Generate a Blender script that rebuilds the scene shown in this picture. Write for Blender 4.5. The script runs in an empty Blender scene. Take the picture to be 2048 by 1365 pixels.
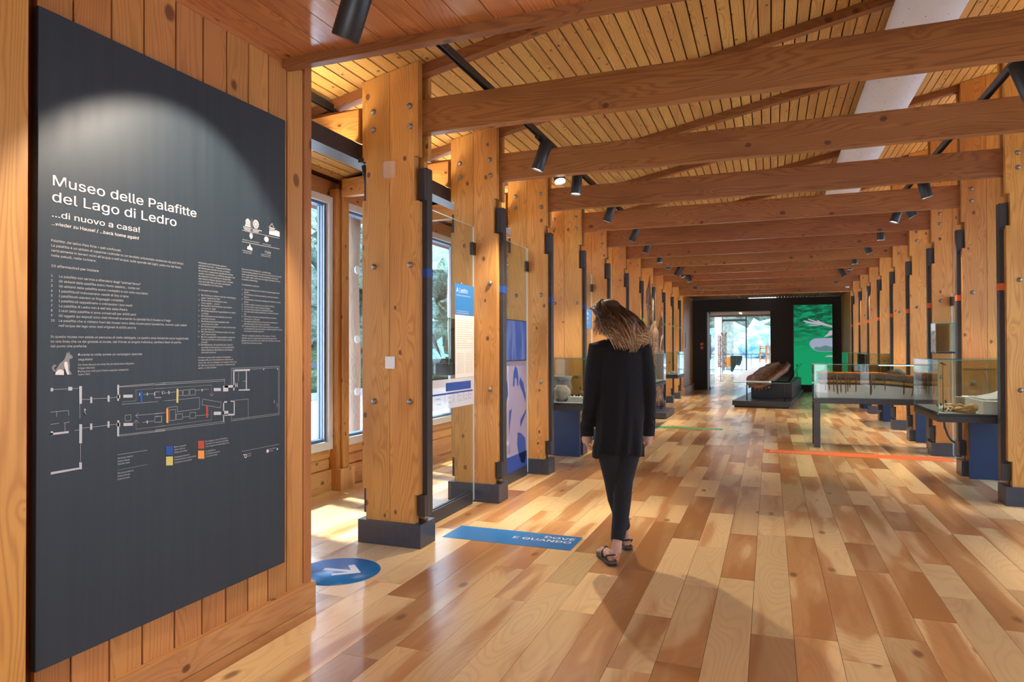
import bpy, bmesh, math, random
from mathutils import Vector, Matrix, noise
random.seed(11)
SC = bpy.context.scene
COL = SC.collection
# ------------------------------------------------------------------ camera
F_PX, YAW, PITCH, ROLL, EYE = 1354.7, .3636, .0099, -.0024, 1.35
cam_d = bpy.data.cameras.new('camera'); cam = bpy.data.objects.new('camera', cam_d); COL.objects.link(cam)
cam_d.sensor_width = 36; cam_d.lens = 36*F_PX/2048; cam_d.clip_start = .05; cam_d.clip_end = 2000
fw = Vector((-math.sin(YAW)*math.cos(PITCH), math.cos(YAW)*math.cos(PITCH), math.sin(PITCH)))
rt = Vector((math.cos(YAW), math.sin(YAW), 0)); up = rt.cross(fw)
r2 = rt*math.cos(ROLL)+up*math.sin(ROLL); u2 = up*math.cos(ROLL)-rt*math.sin(ROLL)
cam.matrix_world = Matrix(((r2.x,u2.x,-fw.x,0),(r2.y,u2.y,-fw.y,0),(r2.z,u2.z,-fw.z,EYE),(0,0,0,1)))
SC.camera = cam
# ------------------------------------------------------------------ view, world, sun
POSTER_W, SPOT_W, UP_W, DOWN_W = 58, 125, 70, 26
SC.view_settings.view_transform = 'Standard'; SC.view_settings.look = 'None'
SC.view_settings.exposure = .8; SC.view_settings.gamma = 1.0; SC.view_settings.use_curve_mapping = False
W = bpy.data.worlds.new('sky'); SC.world = W; W.use_nodes = True
wn = W.node_tree; wn.nodes.clear()
wo = wn.nodes.new('ShaderNodeOutputWorld'); wb = wn.nodes.new('ShaderNodeBackground'); tc = wn.nodes.new('ShaderNodeTexCoord')
sp = wn.nodes.new('ShaderNodeSeparateXYZ'); cr = wn.nodes.new('ShaderNodeValToRGB')
wn.links.new(tc.outputs['Generated'], sp.inputs[0]); wn.links.new(sp.outputs[2], cr.inputs[0])
cr.color_ramp.elements[0].position = 0.0; cr.color_ramp.elements[0].color = (.82,.9,1,1)
cr.color_ramp.elements[1].position = .7; cr.color_ramp.elements[1].color = (.42,.62,1,1)
wn.links.new(cr.outputs[0], wb.inputs[0]); wb.inputs[1].default_value = 4.0; wn.links.new(wb.outputs[0], wo.inputs[0])
sun_d = bpy.data.lights.new('sun', 'SUN'); sun = bpy.data.objects.new('sun', sun_d); COL.objects.link(sun)
sun_d.energy = 9.0; sun_d.angle = math.radians(3); sun_d.color = (1,.95,.86)
sun.rotation_euler = Vector((.56,-.14,-.82)).to_track_quat('-Z','Y').to_euler()
# ------------------------------------------------------------------ node materials
def new_mat(name):
    m = bpy.data.materials.new(name); m.use_nodes = True; nt = m.node_tree; nt.nodes.clear()
    return m, nt, nt.nodes, nt.links
class NG:
    def __init__(s, nt): s.nt = nt
    def n(s, t, **kw):
        x = s.nt.nodes.new(t)
        for k, v in kw.items(): setattr(x, k, v)
        return x
    def set(s, sock, v):
        if hasattr(v, 'is_linked') or isinstance(v, bpy.types.NodeSocket): s.nt.links.new(v, sock)
        else: sock.default_value = v
    def math(s, op, a, b=None, c=None, clamp=False):
        x = s.n('ShaderNodeMath', operation=op); x.use_clamp = clamp; s.set(x.inputs[0], a)
        if b is not None: s.set(x.inputs[1], b)
        if c is not None: s.set(x.inputs[2], c)
        return x.outputs[0]
    def mix(s, f, a, b, mode='MIX'):
        x = s.n('ShaderNodeMix', data_type='RGBA', blend_type=mode); s.set(x.inputs[0], f)
        s.set(x.inputs[6], a if isinstance(a, bpy.types.NodeSocket) else (*a, 1)); s.set(x.inputs[7], b if isinstance(b, bpy.types.NodeSocket) else (*b, 1))
        return x.outputs[2]
    def comb(s, x, y, z):
        c = s.n('ShaderNodeCombineXYZ')
        for i, v in enumerate((x, y, z)): s.set(c.inputs[i], v)
        return c.outputs[0]
    def noise(s, vec, scale=1, detail=2, rough=.5, dim='3D'):
        x = s.n('ShaderNodeTexNoise', noise_dimensions=dim); s.set(x.inputs['Vector'], vec); x.inputs['Scale'].default_value = scale
        x.inputs['Detail'].default_value = detail; x.inputs['Roughness'].default_value = rough
        return x.outputs['Fac']
    def ramp(s, f, stops):
        x = s.n('ShaderNodeValToRGB'); e = x.color_ramp.elements
        while len(e) > len(stops): e.remove(e[-1])
        while len(e) < len(stops): e.new(.5)
        for k, (p, c) in enumerate(stops): e[k].position = p; e[k].color = (*c, 1) if len(c) == 3 else c
        s.set(x.inputs[0], f); return x.outputs[0]
    def sstep(s, f, a, b, to0=0., to1=1.):
        x = s.n('ShaderNodeMapRange', interpolation_type='SMOOTHSTEP'); s.set(x.inputs[0], f)
        x.inputs[1].default_value = a; x.inputs[2].default_value = b; x.inputs[3].default_value = to0; x.inputs[4].default_value = to1
        return x.outputs[0]
    def bsdf(s, color, rough=.5, metal=0., bump=None, bstr=.1, coat=0., spec=.5, sheen=0., alpha=None, bdist=.002):
        p = s.n('ShaderNodeBsdfPrincipled'); s.set(p.inputs['Base Color'], color if isinstance(color, bpy.types.NodeSocket) else (*color, 1))
        s.set(p.inputs['Roughness'], rough); p.inputs['Metallic'].default_value = metal; p.inputs['Coat Weight'].default_value = coat
        p.inputs['Specular IOR Level'].default_value = spec; p.inputs['Sheen Weight'].default_value = sheen; p.inputs['Coat Roughness'].default_value = .12
        if alpha is not None: s.set(p.inputs['Alpha'], alpha)
        if bump is not None:
            b = s.n('ShaderNodeBump'); b.inputs['Strength'].default_value = bstr; b.inputs['Distance'].default_value = bdist; s.set(b.inputs['Height'], bump)
            s.nt.links.new(b.outputs[0], p.inputs['Normal'])
        o = s.n('ShaderNodeOutputMaterial'); s.nt.links.new(p.outputs[0], o.inputs[0]); return p
def uvs(g):
    uv = g.n('ShaderNodeUVMap', uv_map='grain'); s = g.n('ShaderNodeSeparateXYZ'); g.nt.links.new(uv.outputs[0], s.inputs[0])
    oi = g.n('ShaderNodeObjectInfo')
    return s.outputs[0], s.outputs[1], oi.outputs['Random']
def wood(name, light, dark, knot, freq=45, amp=5., knots=2.6, kr=.034, rough=.42, vary=.25, contrast=.55, coat=.06, stretch=.55):
    m, nt, N, Lk = new_mat(name); g = NG(nt); u, v, r = uvs(g)
    u = g.math('ADD', u, g.math('MULTIPLY', r, 41.)); v = g.math('ADD', v, g.math('MULTIPLY', r, 13.7))
    kv = g.comb(g.math('MULTIPLY', u, knots*1.15), g.math('MULTIPLY', v, knots*1.6), 0)
    vo = g.n('ShaderNodeTexVoronoi', voronoi_dimensions='2D'); g.set(vo.inputs['Vector'], kv); vo.inputs['Scale'].default_value = 1; vo.inputs['Randomness'].default_value = 1
    d = vo.outputs['Distance']
    warp = g.math('SUBTRACT', g.noise(g.comb(g.math('MULTIPLY', u, stretch), g.math('MULTIPLY', v, 6.), g.math('MULTIPLY', r, 9.)), 1., 2., .45), .5)
    flow = g.math('MULTIPLY', g.math('EXPONENT', g.math('MULTIPLY', d, -7.)), 2.2)
    ring = g.math('ADD', g.math('ADD', g.math('MULTIPLY', v, freq), g.math('MULTIPLY', warp, amp*4)), flow)
    s = g.math('ADD', g.math('MULTIPLY', g.math('SINE', g.math('MULTIPLY', ring, 6.2832)), .5), .5)
    s = g.math('POWER', s, 2.2)
    fine = g.noise(g.comb(g.math('MULTIPLY', u, 5.), g.math('MULTIPLY', v, 260.), 0), 1., 2., .6)
    blot = g.noise(g.comb(g.math('MULTIPLY', u, 1.3), g.math('MULTIPLY', v, 5.), r), 1., 2., .5)
    f = g.math('ADD', g.math('MULTIPLY', s, contrast), g.math('MULTIPLY', g.math('SUBTRACT', fine, .5), .5), clamp=True)
    c = g.mix(f, light, dark)
    c = g.mix(g.sstep(blot, .45, .75, 0, .55), c, dark)
    kd = g.math('ADD', d, g.math('MULTIPLY', g.math('SUBTRACT', g.noise(kv, 3., 2.), .5), .1))
    gate = g.math('GREATER_THAN', vo.outputs['Color'], .5)
    kk = g.math('MULTIPLY', g.sstep(g.math('ADD', kd, g.math('MULTIPLY', vo.outputs['Color'], -.03)), kr*.35, kr*1.5, .85, 0), gate)
    c = g.mix(kk, c, knot)
    hs = g.n('ShaderNodeHueSaturation'); g.set(hs.inputs['Color'], c); g.set(hs.inputs['Value'], g.math('ADD', 1-vary/2, g.math('MULTIPLY', g.math('FRACT', g.math('MULTIPLY', r, 7.31)), vary)))
    g.set(hs.inputs['Hue'], g.math('ADD', .494, g.math('MULTIPLY', g.math('FRACT', g.math('MULTIPLY', r, 3.7)), .012)))
    g.bsdf(hs.outputs[0], rough, 0, bump=g.math('ADD', f, g.math('MULTIPLY', kk, -.3)), bstr=.25, coat=coat, bdist=.0012)
    return m
def plain(name, c, rough=.5, metal=0., spec=.5, coat=0., noise_amt=0., nscale=20, bump=0.):
    m, nt, N, Lk = new_mat(name); g = NG(nt)
    col = c; b = None
    if noise_amt or bump:
        t = g.n('ShaderNodeTexCoord'); f = g.noise(t.outputs['Object'], nscale, 3., .6)
        if noise_amt: col = g.mix(g.sstep(f, .25, .75), tuple(x*(1-noise_amt) for x in c), tuple(min(1, x*(1+noise_amt)) for x in c))
        if bump: b = f
    g.bsdf(col, rough, metal, bump=b, bstr=bump, coat=coat, spec=spec); return m
def emit(name, c, s):
    m, nt, N, Lk = new_mat(name); e = N.new('ShaderNodeEmission'); e.inputs[0].default_value = (*c, 1); e.inputs[1].default_value = s
    o = N.new('ShaderNodeOutputMaterial'); Lk.new(e.outputs[0], o.inputs[0]); return m
def glass(name, tint=(.93,.97,.95), refl=1., tr=None):
    m, nt, N, Lk = new_mat(name)
    t = N.new('ShaderNodeBsdfTransparent'); t.inputs[0].default_value = (*tint, 1)
    gl = N.new('ShaderNodeBsdfGlossy'); gl.inputs['Roughness'].default_value = .02
    g = NG(nt); lw = N.new('ShaderNodeLayerWeight'); lw.inputs[0].default_value = .5
    sch = g.math('ADD', .035, g.math('MULTIPLY', g.math('POWER', lw.outputs['Facing'], 4.5), .9))
    mu = N.new('ShaderNodeMath'); mu.operation = 'MULTIPLY'; mu.inputs[1].default_value = refl; mu.use_clamp = True; Lk.new(sch, mu.inputs[0])
    mx = N.new('ShaderNodeMixShader'); Lk.new(mu.outputs[0], mx.inputs[0]); Lk.new(t.outputs[0], mx.inputs[1]); Lk.new(gl.outputs[0], mx.inputs[2])
    o = N.new('ShaderNodeOutputMaterial'); Lk.new(mx.outputs[0], o.inputs[0]); return m
LARCH = dict(light=(.62,.295,.072), dark=(.38,.14,.026), knot=(.10,.03,.012))
M = {}
M['larch'] = wood('larch_timber', **LARCH)
M['beam'] = wood('larch_beam_shaded', (.33,.125,.037), (.18,.055,.015), (.075,.022,.01), freq=34, amp=6., knots=1.9, contrast=.6, vary=.2)  # same timber as the columns, darkened: shade on the beam fronts put into colour
M['larch_pale'] = wood('larch_reveal', (.66,.33,.12), (.48,.19,.055), (.12,.04,.015), freq=50)
M['board'] = wood('ceiling_board', (.68,.41,.12), (.44,.20,.048), (.12,.035,.015), freq=60, amp=4., knots=4.4, kr=.05, contrast=.6, vary=.16, rough=.5)
M['entry_board'] = wood('entrance_ceiling_board', (.56,.23,.075), (.36,.12,.035), (.1,.03,.015), freq=36, knots=2.4, rough=.22, coat=.5)
M['wallboard'] = wood('wall_board', (.56,.25,.075), (.38,.14,.035), (.12,.035,.015), freq=52, amp=3.5, knots=1.6)
M['log'] = wood('weathered_log', (.60,.50,.40), (.42,.33,.26), (.12,.09,.07), freq=30, knots=2.5, rough=.7, coat=0)
M['gap'] = plain('dark_joint', (.12,.035,.012), .8)
M['steel'] = plain('charcoal_steel', (.034,.036,.040), .38, .0, .5, noise_amt=.1, nscale=30, bump=.02)
M['navy'] = plain('slate_steel_plinth', (.046,.053,.070), .33, .0, .6, noise_amt=.12, nscale=25, bump=.02)
M['blue_board'] = plain('deep_blue_panel', (.013,.036,.095), .45)
M['black'] = plain('black_metal', (.018,.02,.022), .42)
M['bolt'] = plain('galvanised_bolt', (.30,.29,.27), .42, .85)
M['white'] = plain('white_paint', (.78,.78,.76), .5)
M['frame_white'] = plain('window_frame_grey_white', (.70,.68,.66), .45)
M['gasket2'] = plain('pale_gasket', (.45,.58,.68), .4)
M['gasket'] = plain('blue_grey_gasket', (.06,.14,.27), .4)
M['duct'] = plain('white_textile_duct', (.74,.74,.76), .75, noise_amt=.03, nscale=6)
M['blue'] = plain('blue_vinyl', (.012,.17,.44), .32)
M['blue_dark'] = plain('blue_print', (.01,.07,.33), .4)
M['orange'] = plain('orange_vinyl', (.78,.14,.035), .4)
M['green'] = plain('green_vinyl', (.02,.38,.12), .4)
M['ink_body'] = plain('body_print', (.52,.52,.51), .6)
M['ink'] = plain('white_print', (.72,.70,.68), .6)
M['ink2'] = plain('pale_print', (.50,.52,.56), .6)
M['p_blue'] = plain('print_blue', (.012,.075,.33), .5); M['p_yellow'] = plain('print_yellow', (.62,.56,.16), .5)
M['p_orange'] = plain('print_orange', (.83,.33,.05), .5); M['p_red'] = plain('print_red', (.44,.065,.02), .5)
M['glass'] = glass('clear_glass'); M['winglass'] = glass('window_glass', (.95,.98,1), .8)
M['edge'] = plain('green_glass_edge', (.12,.38,.33), .15)
M['edge_pale'] = plain('pale_glass_edge', (.55,.66,.66), .2)
# ------------------------------------------------------------------ mesh helpers
class MB:
    def __init__(s):
        s.bm = bmesh.new(); s.uv = s.bm.loops.layers.uv.new('grain'); s.tone = s.bm.loops.layers.float_color.new('tone')
    def face(s, pts, mi=0, uv=None, tone=0.):
        f = s.bm.faces.new([s.bm.verts.new(p) for p in pts]); f.material_index = mi
        for k, l in enumerate(f.loops):
            if uv: l[s.uv].uv = uv[k]
            l[s.tone] = (tone, tone, tone, 1)
        return f
    def _uv(s, f, ax, off, tone):
        n = f.normal; a = max(range(3), key=lambda i: abs(n[i]))
        oth = [i for i in range(3) if i != ax]
        vi = [i for i in oth if i != a][0] if a != ax else oth[0]
        ui = ax if a != ax else oth[1]
        for l in f.loops:
            c = l.vert.co; l[s.uv].uv = (c[ui]+off[0]+.31*a, c[vi]+off[1]+.17*a); l[s.tone] = (tone, tone, tone, 1)
    def box(s, x0, x1, y0, y1, z0, z1, ax=2, mi=0, off=None, tone=0., bev=0.):
        if x0 > x1: x0, x1 = x1, x0
        if y0 > y1: y0, y1 = y1, y0
        if z0 > z1: z0, z1 = z1, z0
        off = off or (random.uniform(0, 30), random.uniform(0, 30))
        v = [s.bm.verts.new((x, y, z)) for x in (x0, x1) for y in (y0, y1) for z in (z0, z1)]
        fs = [s.bm.faces.new([v[i] for i in q]) for q in ((0,1,3,2),(4,6,7,5),(0,4,5,1),(2,3,7,6),(0,2,6,4),(1,5,7,3))]
        if bev:
            before = set(s.bm.faces)-set(fs)
            bmesh.ops.bevel(s.bm, geom=list({e for f in fs for e in f.edges}), offset=bev, segments=1, affect='EDGES', profile=.5)
            fs = [f for f in s.bm.faces if f not in before]
        for f in fs:
            f.normal_update(); f.material_index = mi; s._uv(f, ax, off, tone)
        return s
    def prism(s, poly, a0, a1, axis=1, ax=2, mi=0, off=None, mi_cap=None):
        """poly in the two remaining axes (in axis order), extruded along axis from a0 to a1"""
        off = off or (random.uniform(0, 30), random.uniform(0, 30)); oth = [i for i in range(3) if i != axis]
        def P(p, a):
            c = [0, 0, 0]; c[oth[0]] = p[0]; c[oth[1]] = p[1]; c[axis] = a; return c
        A = [s.bm.verts.new(P(p, a0)) for p in poly]; B = [s.bm.verts.new(P(p, a1)) for p in poly]
        fs = [s.bm.faces.new(A[::-1]), s.bm.faces.new(B)]; n = len(poly)
        caps = fs[:]
        for i in range(n): fs.append(s.bm.faces.new((A[i], A[(i+1) % n], B[(i+1) % n], B[i])))
        bmesh.ops.recalc_face_normals(s.bm, faces=fs)
        for f in fs: f.normal_update(); f.material_index = mi; s._uv(f, ax, off, 0.)
        if mi_cap is not None:
            for f in caps: f.material_index = mi_cap
        return s
    def tube(s, pts, rad, n=8, mi=0, cap=True, flat=1.):
        pts = [Vector(p) for p in pts]; rad = rad if isinstance(rad, (list, tuple)) else [rad]*len(pts); rings = []
        pn = None; L = 0; off = random.uniform(0, 30); s.last = []
        for i, p in enumerate(pts):
            t = (pts[min(i+1, len(pts)-1)]-pts[max(i-1, 0)]).normalized()
            if pn is None: pn = t.orthogonal().normalized() if abs(t.z) < .9 else Vector((1, 0, 0))
            a = (pn-t*pn.dot(t)).normalized(); b = t.cross(a); pn = a
            rings.append([s.bm.verts.new(p+a*math.cos(k*2*math.pi/n)*rad[i]+b*math.sin(k*2*math.pi/n)*rad[i]*flat) for k in range(n)])
        for i in range(len(rings)-1):
            seg = (pts[i+1]-pts[i]).length
            for k in range(n):
                f = s.bm.faces.new((rings[i][k], rings[i][(k+1) % n], rings[i+1][(k+1) % n], rings[i+1][k])); f.smooth = n > 5; f.material_index = mi; s.last.append(f)
                c = 2*math.pi*max(rad[i], 1e-4)/n
                for l, (uu, vv) in zip(f.loops, ((L, k*c), (L, (k+1)*c), (L+seg, (k+1)*c), (L+seg, k*c))): l[s.uv].uv = (uu+off, vv+off)
            L += seg
        if cap:
            for r in (rings[0][::-1], rings[-1]):
                f = s.bm.faces.new(r); f.material_index = mi
                for k, l in enumerate(f.loops): l[s.uv].uv = (off+math.cos(k)*rad[0], math.sin(k)*rad[0])
        return s
    def lathe(s, prof, c=(0, 0, 0), n=20, mi=0, mat=None, wob=None):
        rings = []
        for r, z in prof:
            ring = []
            for k in range(n):
                a = k*2*math.pi/n; rr = r*(1+(wob(a, z) if wob else 0)); p = Vector((rr*math.cos(a), rr*math.sin(a), z))
                if mat: p = mat @ p
                ring.append(s.bm.verts.new(p+Vector(c)))
            rings.append(ring)
        fs = []
        for i in range(len(rings)-1):
            for k in range(n):
                f = s.bm.faces.new((rings[i][k], rings[i][(k+1) % n], rings[i+1][(k+1) % n], rings[i+1][k])); f.smooth = True; fs.append(f)
        for r, q in ((rings[0][::-1], prof[0]), (rings[-1], prof[-1])):
            if q[0] > 1e-4: fs.append(s.bm.faces.new(r))
        for f in fs:
            f.material_index = mi
            for l in f.loops: l[s.uv].uv = (l.vert.co.z, l.vert.co.x+l.vert.co.y)
        return s
    def blob(s, c, r, seed=0, amt=.25, sub=2, mi=0, sq=(1, 1, 1), freq=1.6):
        t = bmesh.ops.create_icosphere(s.bm, subdivisions=sub, radius=1.)
        rr = r if isinstance(r, (tuple, list)) else (r, r, r)
        for v in t['verts']:
            k = 1+amt*noise.noise(v.co*freq+Vector((seed*3.1, seed*1.7, seed)))
            v.co = Vector((v.co.x*rr[0]*k, v.co.y*rr[1]*k, v.co.z*rr[2]*k))+Vector(c)
        for v in t['verts']:
            for f in v.link_faces: f.smooth = True; f.material_index = mi
        return s
    def pane(s, x0, x1, y0, y1, z0, z1):
        """thin glass box: big faces slot 0, edge faces slot 1"""
        s.box(x0, x1, y0, y1, z0, z1); d = (abs(x1-x0), abs(y1-y0), abs(z1-z0)); a = d.index(min(d))
        for f in list(s.bm.faces)[-6:]:
            f.normal_update()
            if abs(f.normal[a]) < .5: f.material_index = 1
        return s
def wloc(o):
    v = Vector((0, 0, 0))
    while o: v += o.location; o = o.parent
    return v
def mesh(name, mb, mats):
    me = bpy.data.meshes.new(name); mb.bm.to_mesh(me); mb.bm.free()
    for m in (mats if isinstance(mats, (list, tuple)) else [mats]): me.materials.append(m)
    return me
def obj(name, mb, mats, parent=None, loc=None, kind=None, label=None):
    """links the collected shapes (given in world coordinates) as ONE object"""
    base = Vector(loc) if loc is not None else (wloc(parent) if parent else Vector((0, 0, 0)))
    if base.length: bmesh.ops.translate(mb.bm, verts=mb.bm.verts, vec=-base)
    o = bpy.data.objects.new(name, mesh(name, mb, mats)); COL.objects.link(o)
    if parent: o.parent = parent; o.location = base-wloc(parent)
    else: o.location = base
    if kind: o['kind'] = kind
    if label: o['label'] = label
    return o
def thing(name, label, cat, loc=(0, 0, 0), group=None, kind=None):
    o = bpy.data.objects.new(name, None); COL.objects.link(o); o.location = loc; o.empty_display_size = .1
    if label: o['label'] = label
    if cat: o['category'] = cat
    if group: o['group'] = group
    if kind: o['kind'] = kind
    return o
def tag(o, label, cat, group=None):
    o['label'] = label; o['category'] = cat
    if group: o['group'] = group
    return o
def copy_tree(o, parent=None):
    c = o.copy(); COL.objects.link(c)
    if parent: c.parent = parent
    for ch in list(o.children): copy_tree(ch, c)
    return c
ORD = ['zeroth','first','second','third','fourth','fifth','sixth','seventh','eighth','ninth','tenth','eleventh','twelfth','thirteenth']
def YF(n): return 4.032+1.4113*(n-1)
def ROOF(x): return 3.748+.2*x
# ------------------------------------------------------------------ floor
def floor_mat():
    m, nt, N, Lk = new_mat('floor_plank'); g = NG(nt); u, v, r = uvs(g)
    at = g.n('ShaderNodeAttribute', attribute_name='tone'); t = g.n('ShaderNodeSeparateColor'); Lk.new(at.outputs[0], t.inputs[0]); t = t.outputs[0]
    t2 = g.math('FRACT', g.math('MULTIPLY', t, 17.3)); t3 = g.math('FRACT', g.math('MULTIPLY', t, 53.7))
    warp = g.noise(g.comb(g.math('MULTIPLY', u, .8), g.math('MULTIPLY', v, 3.5), t), 1., 1., .4)
    blot = g.noise(g.comb(g.math('ADD', g.math('MULTIPLY', u, .9), g.math('MULTIPLY', warp, 1.2)), g.math('MULTIPLY', v, 6.), g.math('MULTIPLY', t, 5.)), 1., 2., .45)
    ring = g.math('ADD', g.math('MULTIPLY', warp, 30.), g.math('MULTIPLY', v, 14.))
    s = g.math('POWER', g.math('ADD', g.math('MULTIPLY', g.math('SINE', g.math('MULTIPLY', ring, 6.28)), .5), .5), 3.)
    fine = g.noise(g.comb(g.math('MULTIPLY', u, 8.), g.math('MULTIPLY', v, 180.), 0), 1., 2., .6)
    heart = g.sstep(g.math('ADD', blot, g.math('MULTIPLY', g.math('SUBTRACT', t2, .5), .40)), .38, .74)
    c = g.mix(heart, (.80,.56,.265), (.43,.19,.058))
    edge = g.math('MULTIPLY', g.sstep(g.math('ABSOLUTE', g.math('SUBTRACT', heart, .5)), 0., .35, 1, 0), .55)
    c = g.mix(edge, c, (.50,.20,.055))
    c = g.mix(g.sstep(t3, .84, .96, 0, .55), c, (.24,.085,.03))
    c = g.mix(g.math('MULTIPLY', s, .16), c, (.36,.15,.05))
    c = g.mix(g.math('MULTIPLY', fine, .16), c, (.32,.14,.05))
    vo = g.n('ShaderNodeTexVoronoi', voronoi_dimensions='2D'); g.set(vo.inputs['Vector'], g.comb(g.math('MULTIPLY', u, 1.1), g.math('MULTIPLY', v, 2.2), 0)); vo.inputs['Scale'].default_value = 1
    kd = g.math('ADD', vo.outputs['Distance'], g.math('MULTIPLY', g.math('SUBTRACT', fine, .5), .03))
    kk = g.math('MULTIPLY', g.sstep(kd, .02, .07, .8, 0), g.math('GREATER_THAN', vo.outputs['Color'], .5))
    c = g.mix(kk, c, (.16,.055,.02))
    hs = g.n('ShaderNodeHueSaturation'); g.set(hs.inputs['Color'], c); g.set(hs.inputs['Value'], g.math('ADD', .84, g.math('MULTIPLY', t, .34)))
    g.bsdf(hs.outputs[0], g.math('ADD', .25, g.math('MULTIPLY', blot, .1)), bump=g.math('ADD', s, fine), bstr=.06, coat=.25, spec=.5, bdist=.001)
    return m
M['floor'] = floor_mat()
fb = MB(); fb.box(-4.0, 3.7, -2.2, 22.6, -.08, -.014); fb.box(-2.6, 4.6, 22.6, 36.2, -.08, -.014)
floor = obj('floor', fb, M['gap'], kind='structure')
rs = random.Random(5); PW = .1875; planks = []
def vis_size(x0, y0, y1):
    p = Vector((x0+PW/2, (y0+y1)/2, -EYE)); d = p.dot(fw)
    if d < 1.2: return 0
    uu = p.dot(rt)/d*F_PX; vv = -p.z/d*F_PX
    if abs(uu) > 1080 or vv > 720: return 0
    return 1/(d*d)*(y1-y0)
x = -4.0+((.097+4.0) % PW)-PW
while x < 3.7:
    y = -2.2+rs.uniform(-1.2, 0)
    while y < 36:
        L = rs.choice((.62, .8, 1.0, 1.2, 1.45, 1.8)); a, b = max(y, -2.2), min(y+L, 36); y += L
        if b-a > .05 and x+PW > -4.0 and (b < 22.4 or -2.6 < x < 4.4): planks.append((x, a, b))
    x += PW
planks.sort(key=lambda q: -vis_size(*q))
def plank_box(mb, x0, a, b):
    g = .0009; t = rs.random(); mb.box(max(x0, -4.0)+g, x0+PW-g, a+g, b-g, -.014, rs.uniform(-.0004, 0), ax=1, tone=t)
for q in planks[:285]:
    mb = MB(); plank_box(mb, *q); obj('plank', mb, M['floor'], floor, kind=None)
mb = MB()
for q in planks[285:]: plank_box(mb, *q)
obj('planks', mb, M['floor'], floor, kind='stuff')
# ------------------------------------------------------------------ roof ceiling (mono pitch, boards run along the hall)
XL, XR = -3.90, 3.62
cb = MB(); cb.prism([(XL-.7, ROOF(XL-.7)+.03), (XR+.7, ROOF(XR+.7)+.03), (XR+.7, ROOF(XR+.7)+.22), (XL-.7, ROOF(XL-.7)+.22)], -2.4, 20.2, axis=1)
ceiling = obj('ceiling', cb, M['gap'], kind='structure')
x = -3.88
while x < XR:
    mb = MB(); a, b = x+.0055, x+.0887-.0055
    mb.prism([(a, ROOF(a)), (b, ROOF(b)), (b, ROOF(b)+.032), (a, ROOF(a)+.032)], 2.9, 19.62, axis=1, ax=1)
    obj('board', mb, M['board'], ceiling); x += .0887
# ------------------------------------------------------------------ entrance zone: low flat ceiling and the poster wall
ZE = 2.797
eb = MB(); eb.box(-2.35, 3.7, -2.4, 2.76, ZE+.02, ZE+.09)
ce = obj('ceiling', eb, M['gap'], kind='structure')
x = -2.27
while x < 3.6:
    mb = MB(); mb.box(x+.002, x+.1435-.002, -2.4, 2.745, ZE, ZE+.025, ax=1); obj('board', mb, M['entry_board'], ce); x += .1435
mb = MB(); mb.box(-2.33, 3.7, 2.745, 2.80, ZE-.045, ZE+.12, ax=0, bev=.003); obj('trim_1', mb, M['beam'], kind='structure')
mb = MB(); mb.box(-2.35, 3.7, 2.80, 2.84, ZE+.05, 4.6, ax=0); obj('wall_front', mb, M['wallboard'], kind='structure')
wb_ = MB(); wb_.box(-2.36, -2.288, -2.3, 2.95, 0, ZE+.05); wl = obj('wall_left', wb_, M['gap'], kind='structure')
JY = [1.395, 1.53, 1.66, 1.807, 1.946, 2.097, 2.24, 2.375, 2.511, 2.646, 2.78, 2.907]
yy = [-2.3+.137*k for k in range(22)]
for a, b in list(zip(yy, yy[1:]))+list(zip(JY, JY[1:])):
    if a < .6 or a > 1.45:
        mb = MB(); mb.box(-2.29, -2.27, a+.0045, b-.0045, .13, ZE); obj('plank', mb, M['wallboard'], wl)
mb = MB(); mb.box(-2.36, -2.262, 2.911, 2.968, 0, ZE+.12, bev=.003); obj('post', mb, M['wallboard'], wl)
mb = MB(); mb.box(-2.29, -2.205, .75, 1.466, 0, ZE, bev=.004); tag(obj('timber_post', mb, M['larch'], loc=(-2.25, 1.1, 0)), 'wide knotty larch post left of the dark poster, at the photo edge', 'post')
mb = MB(); mb.box(-2.275, -2.235, 1.47, 2.972, 0, .13, ax=1, bev=.004); obj('baseboard_left', mb, M['larch_pale'], kind='structure')
mb = MB(); mb.box(-2.285, -2.262, 1.47, 2.74, ZE-.02, ZE, ax=1); obj('trim_2', mb, M['entry_board'], kind='structure')
mb = MB(); mb.box(-2.36, -1.2, -2.4, -2.3, 0, ZE); mb.box(1.6, 3.7, -2.4, -2.3, 0, ZE); mb.box(-1.2, 1.6, -2.4, -2.3, 2.1, ZE); obj('wall_back', mb, M['wallboard'], kind='structure')
mb = MB(); mb.box(3.6, 3.7, -2.3, 2.75, 0, ZE); obj('wall_entrance_right', mb, M['wallboard'], kind='structure')
# wall closing the left aisle behind the poster wall (other side of the poster wall)
mb = MB(); mb.box(-4.0, -2.36, 2.55, 2.62, 0, 3.1); obj('wall_entry_left', mb, M['wallboard'], kind='structure')
mb = MB(); mb.box(2.3, 3.7, 2.55, 2.62, 0, 4.4); obj('wall_entry_right', mb, M['wallboard'], kind='structure')
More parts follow.
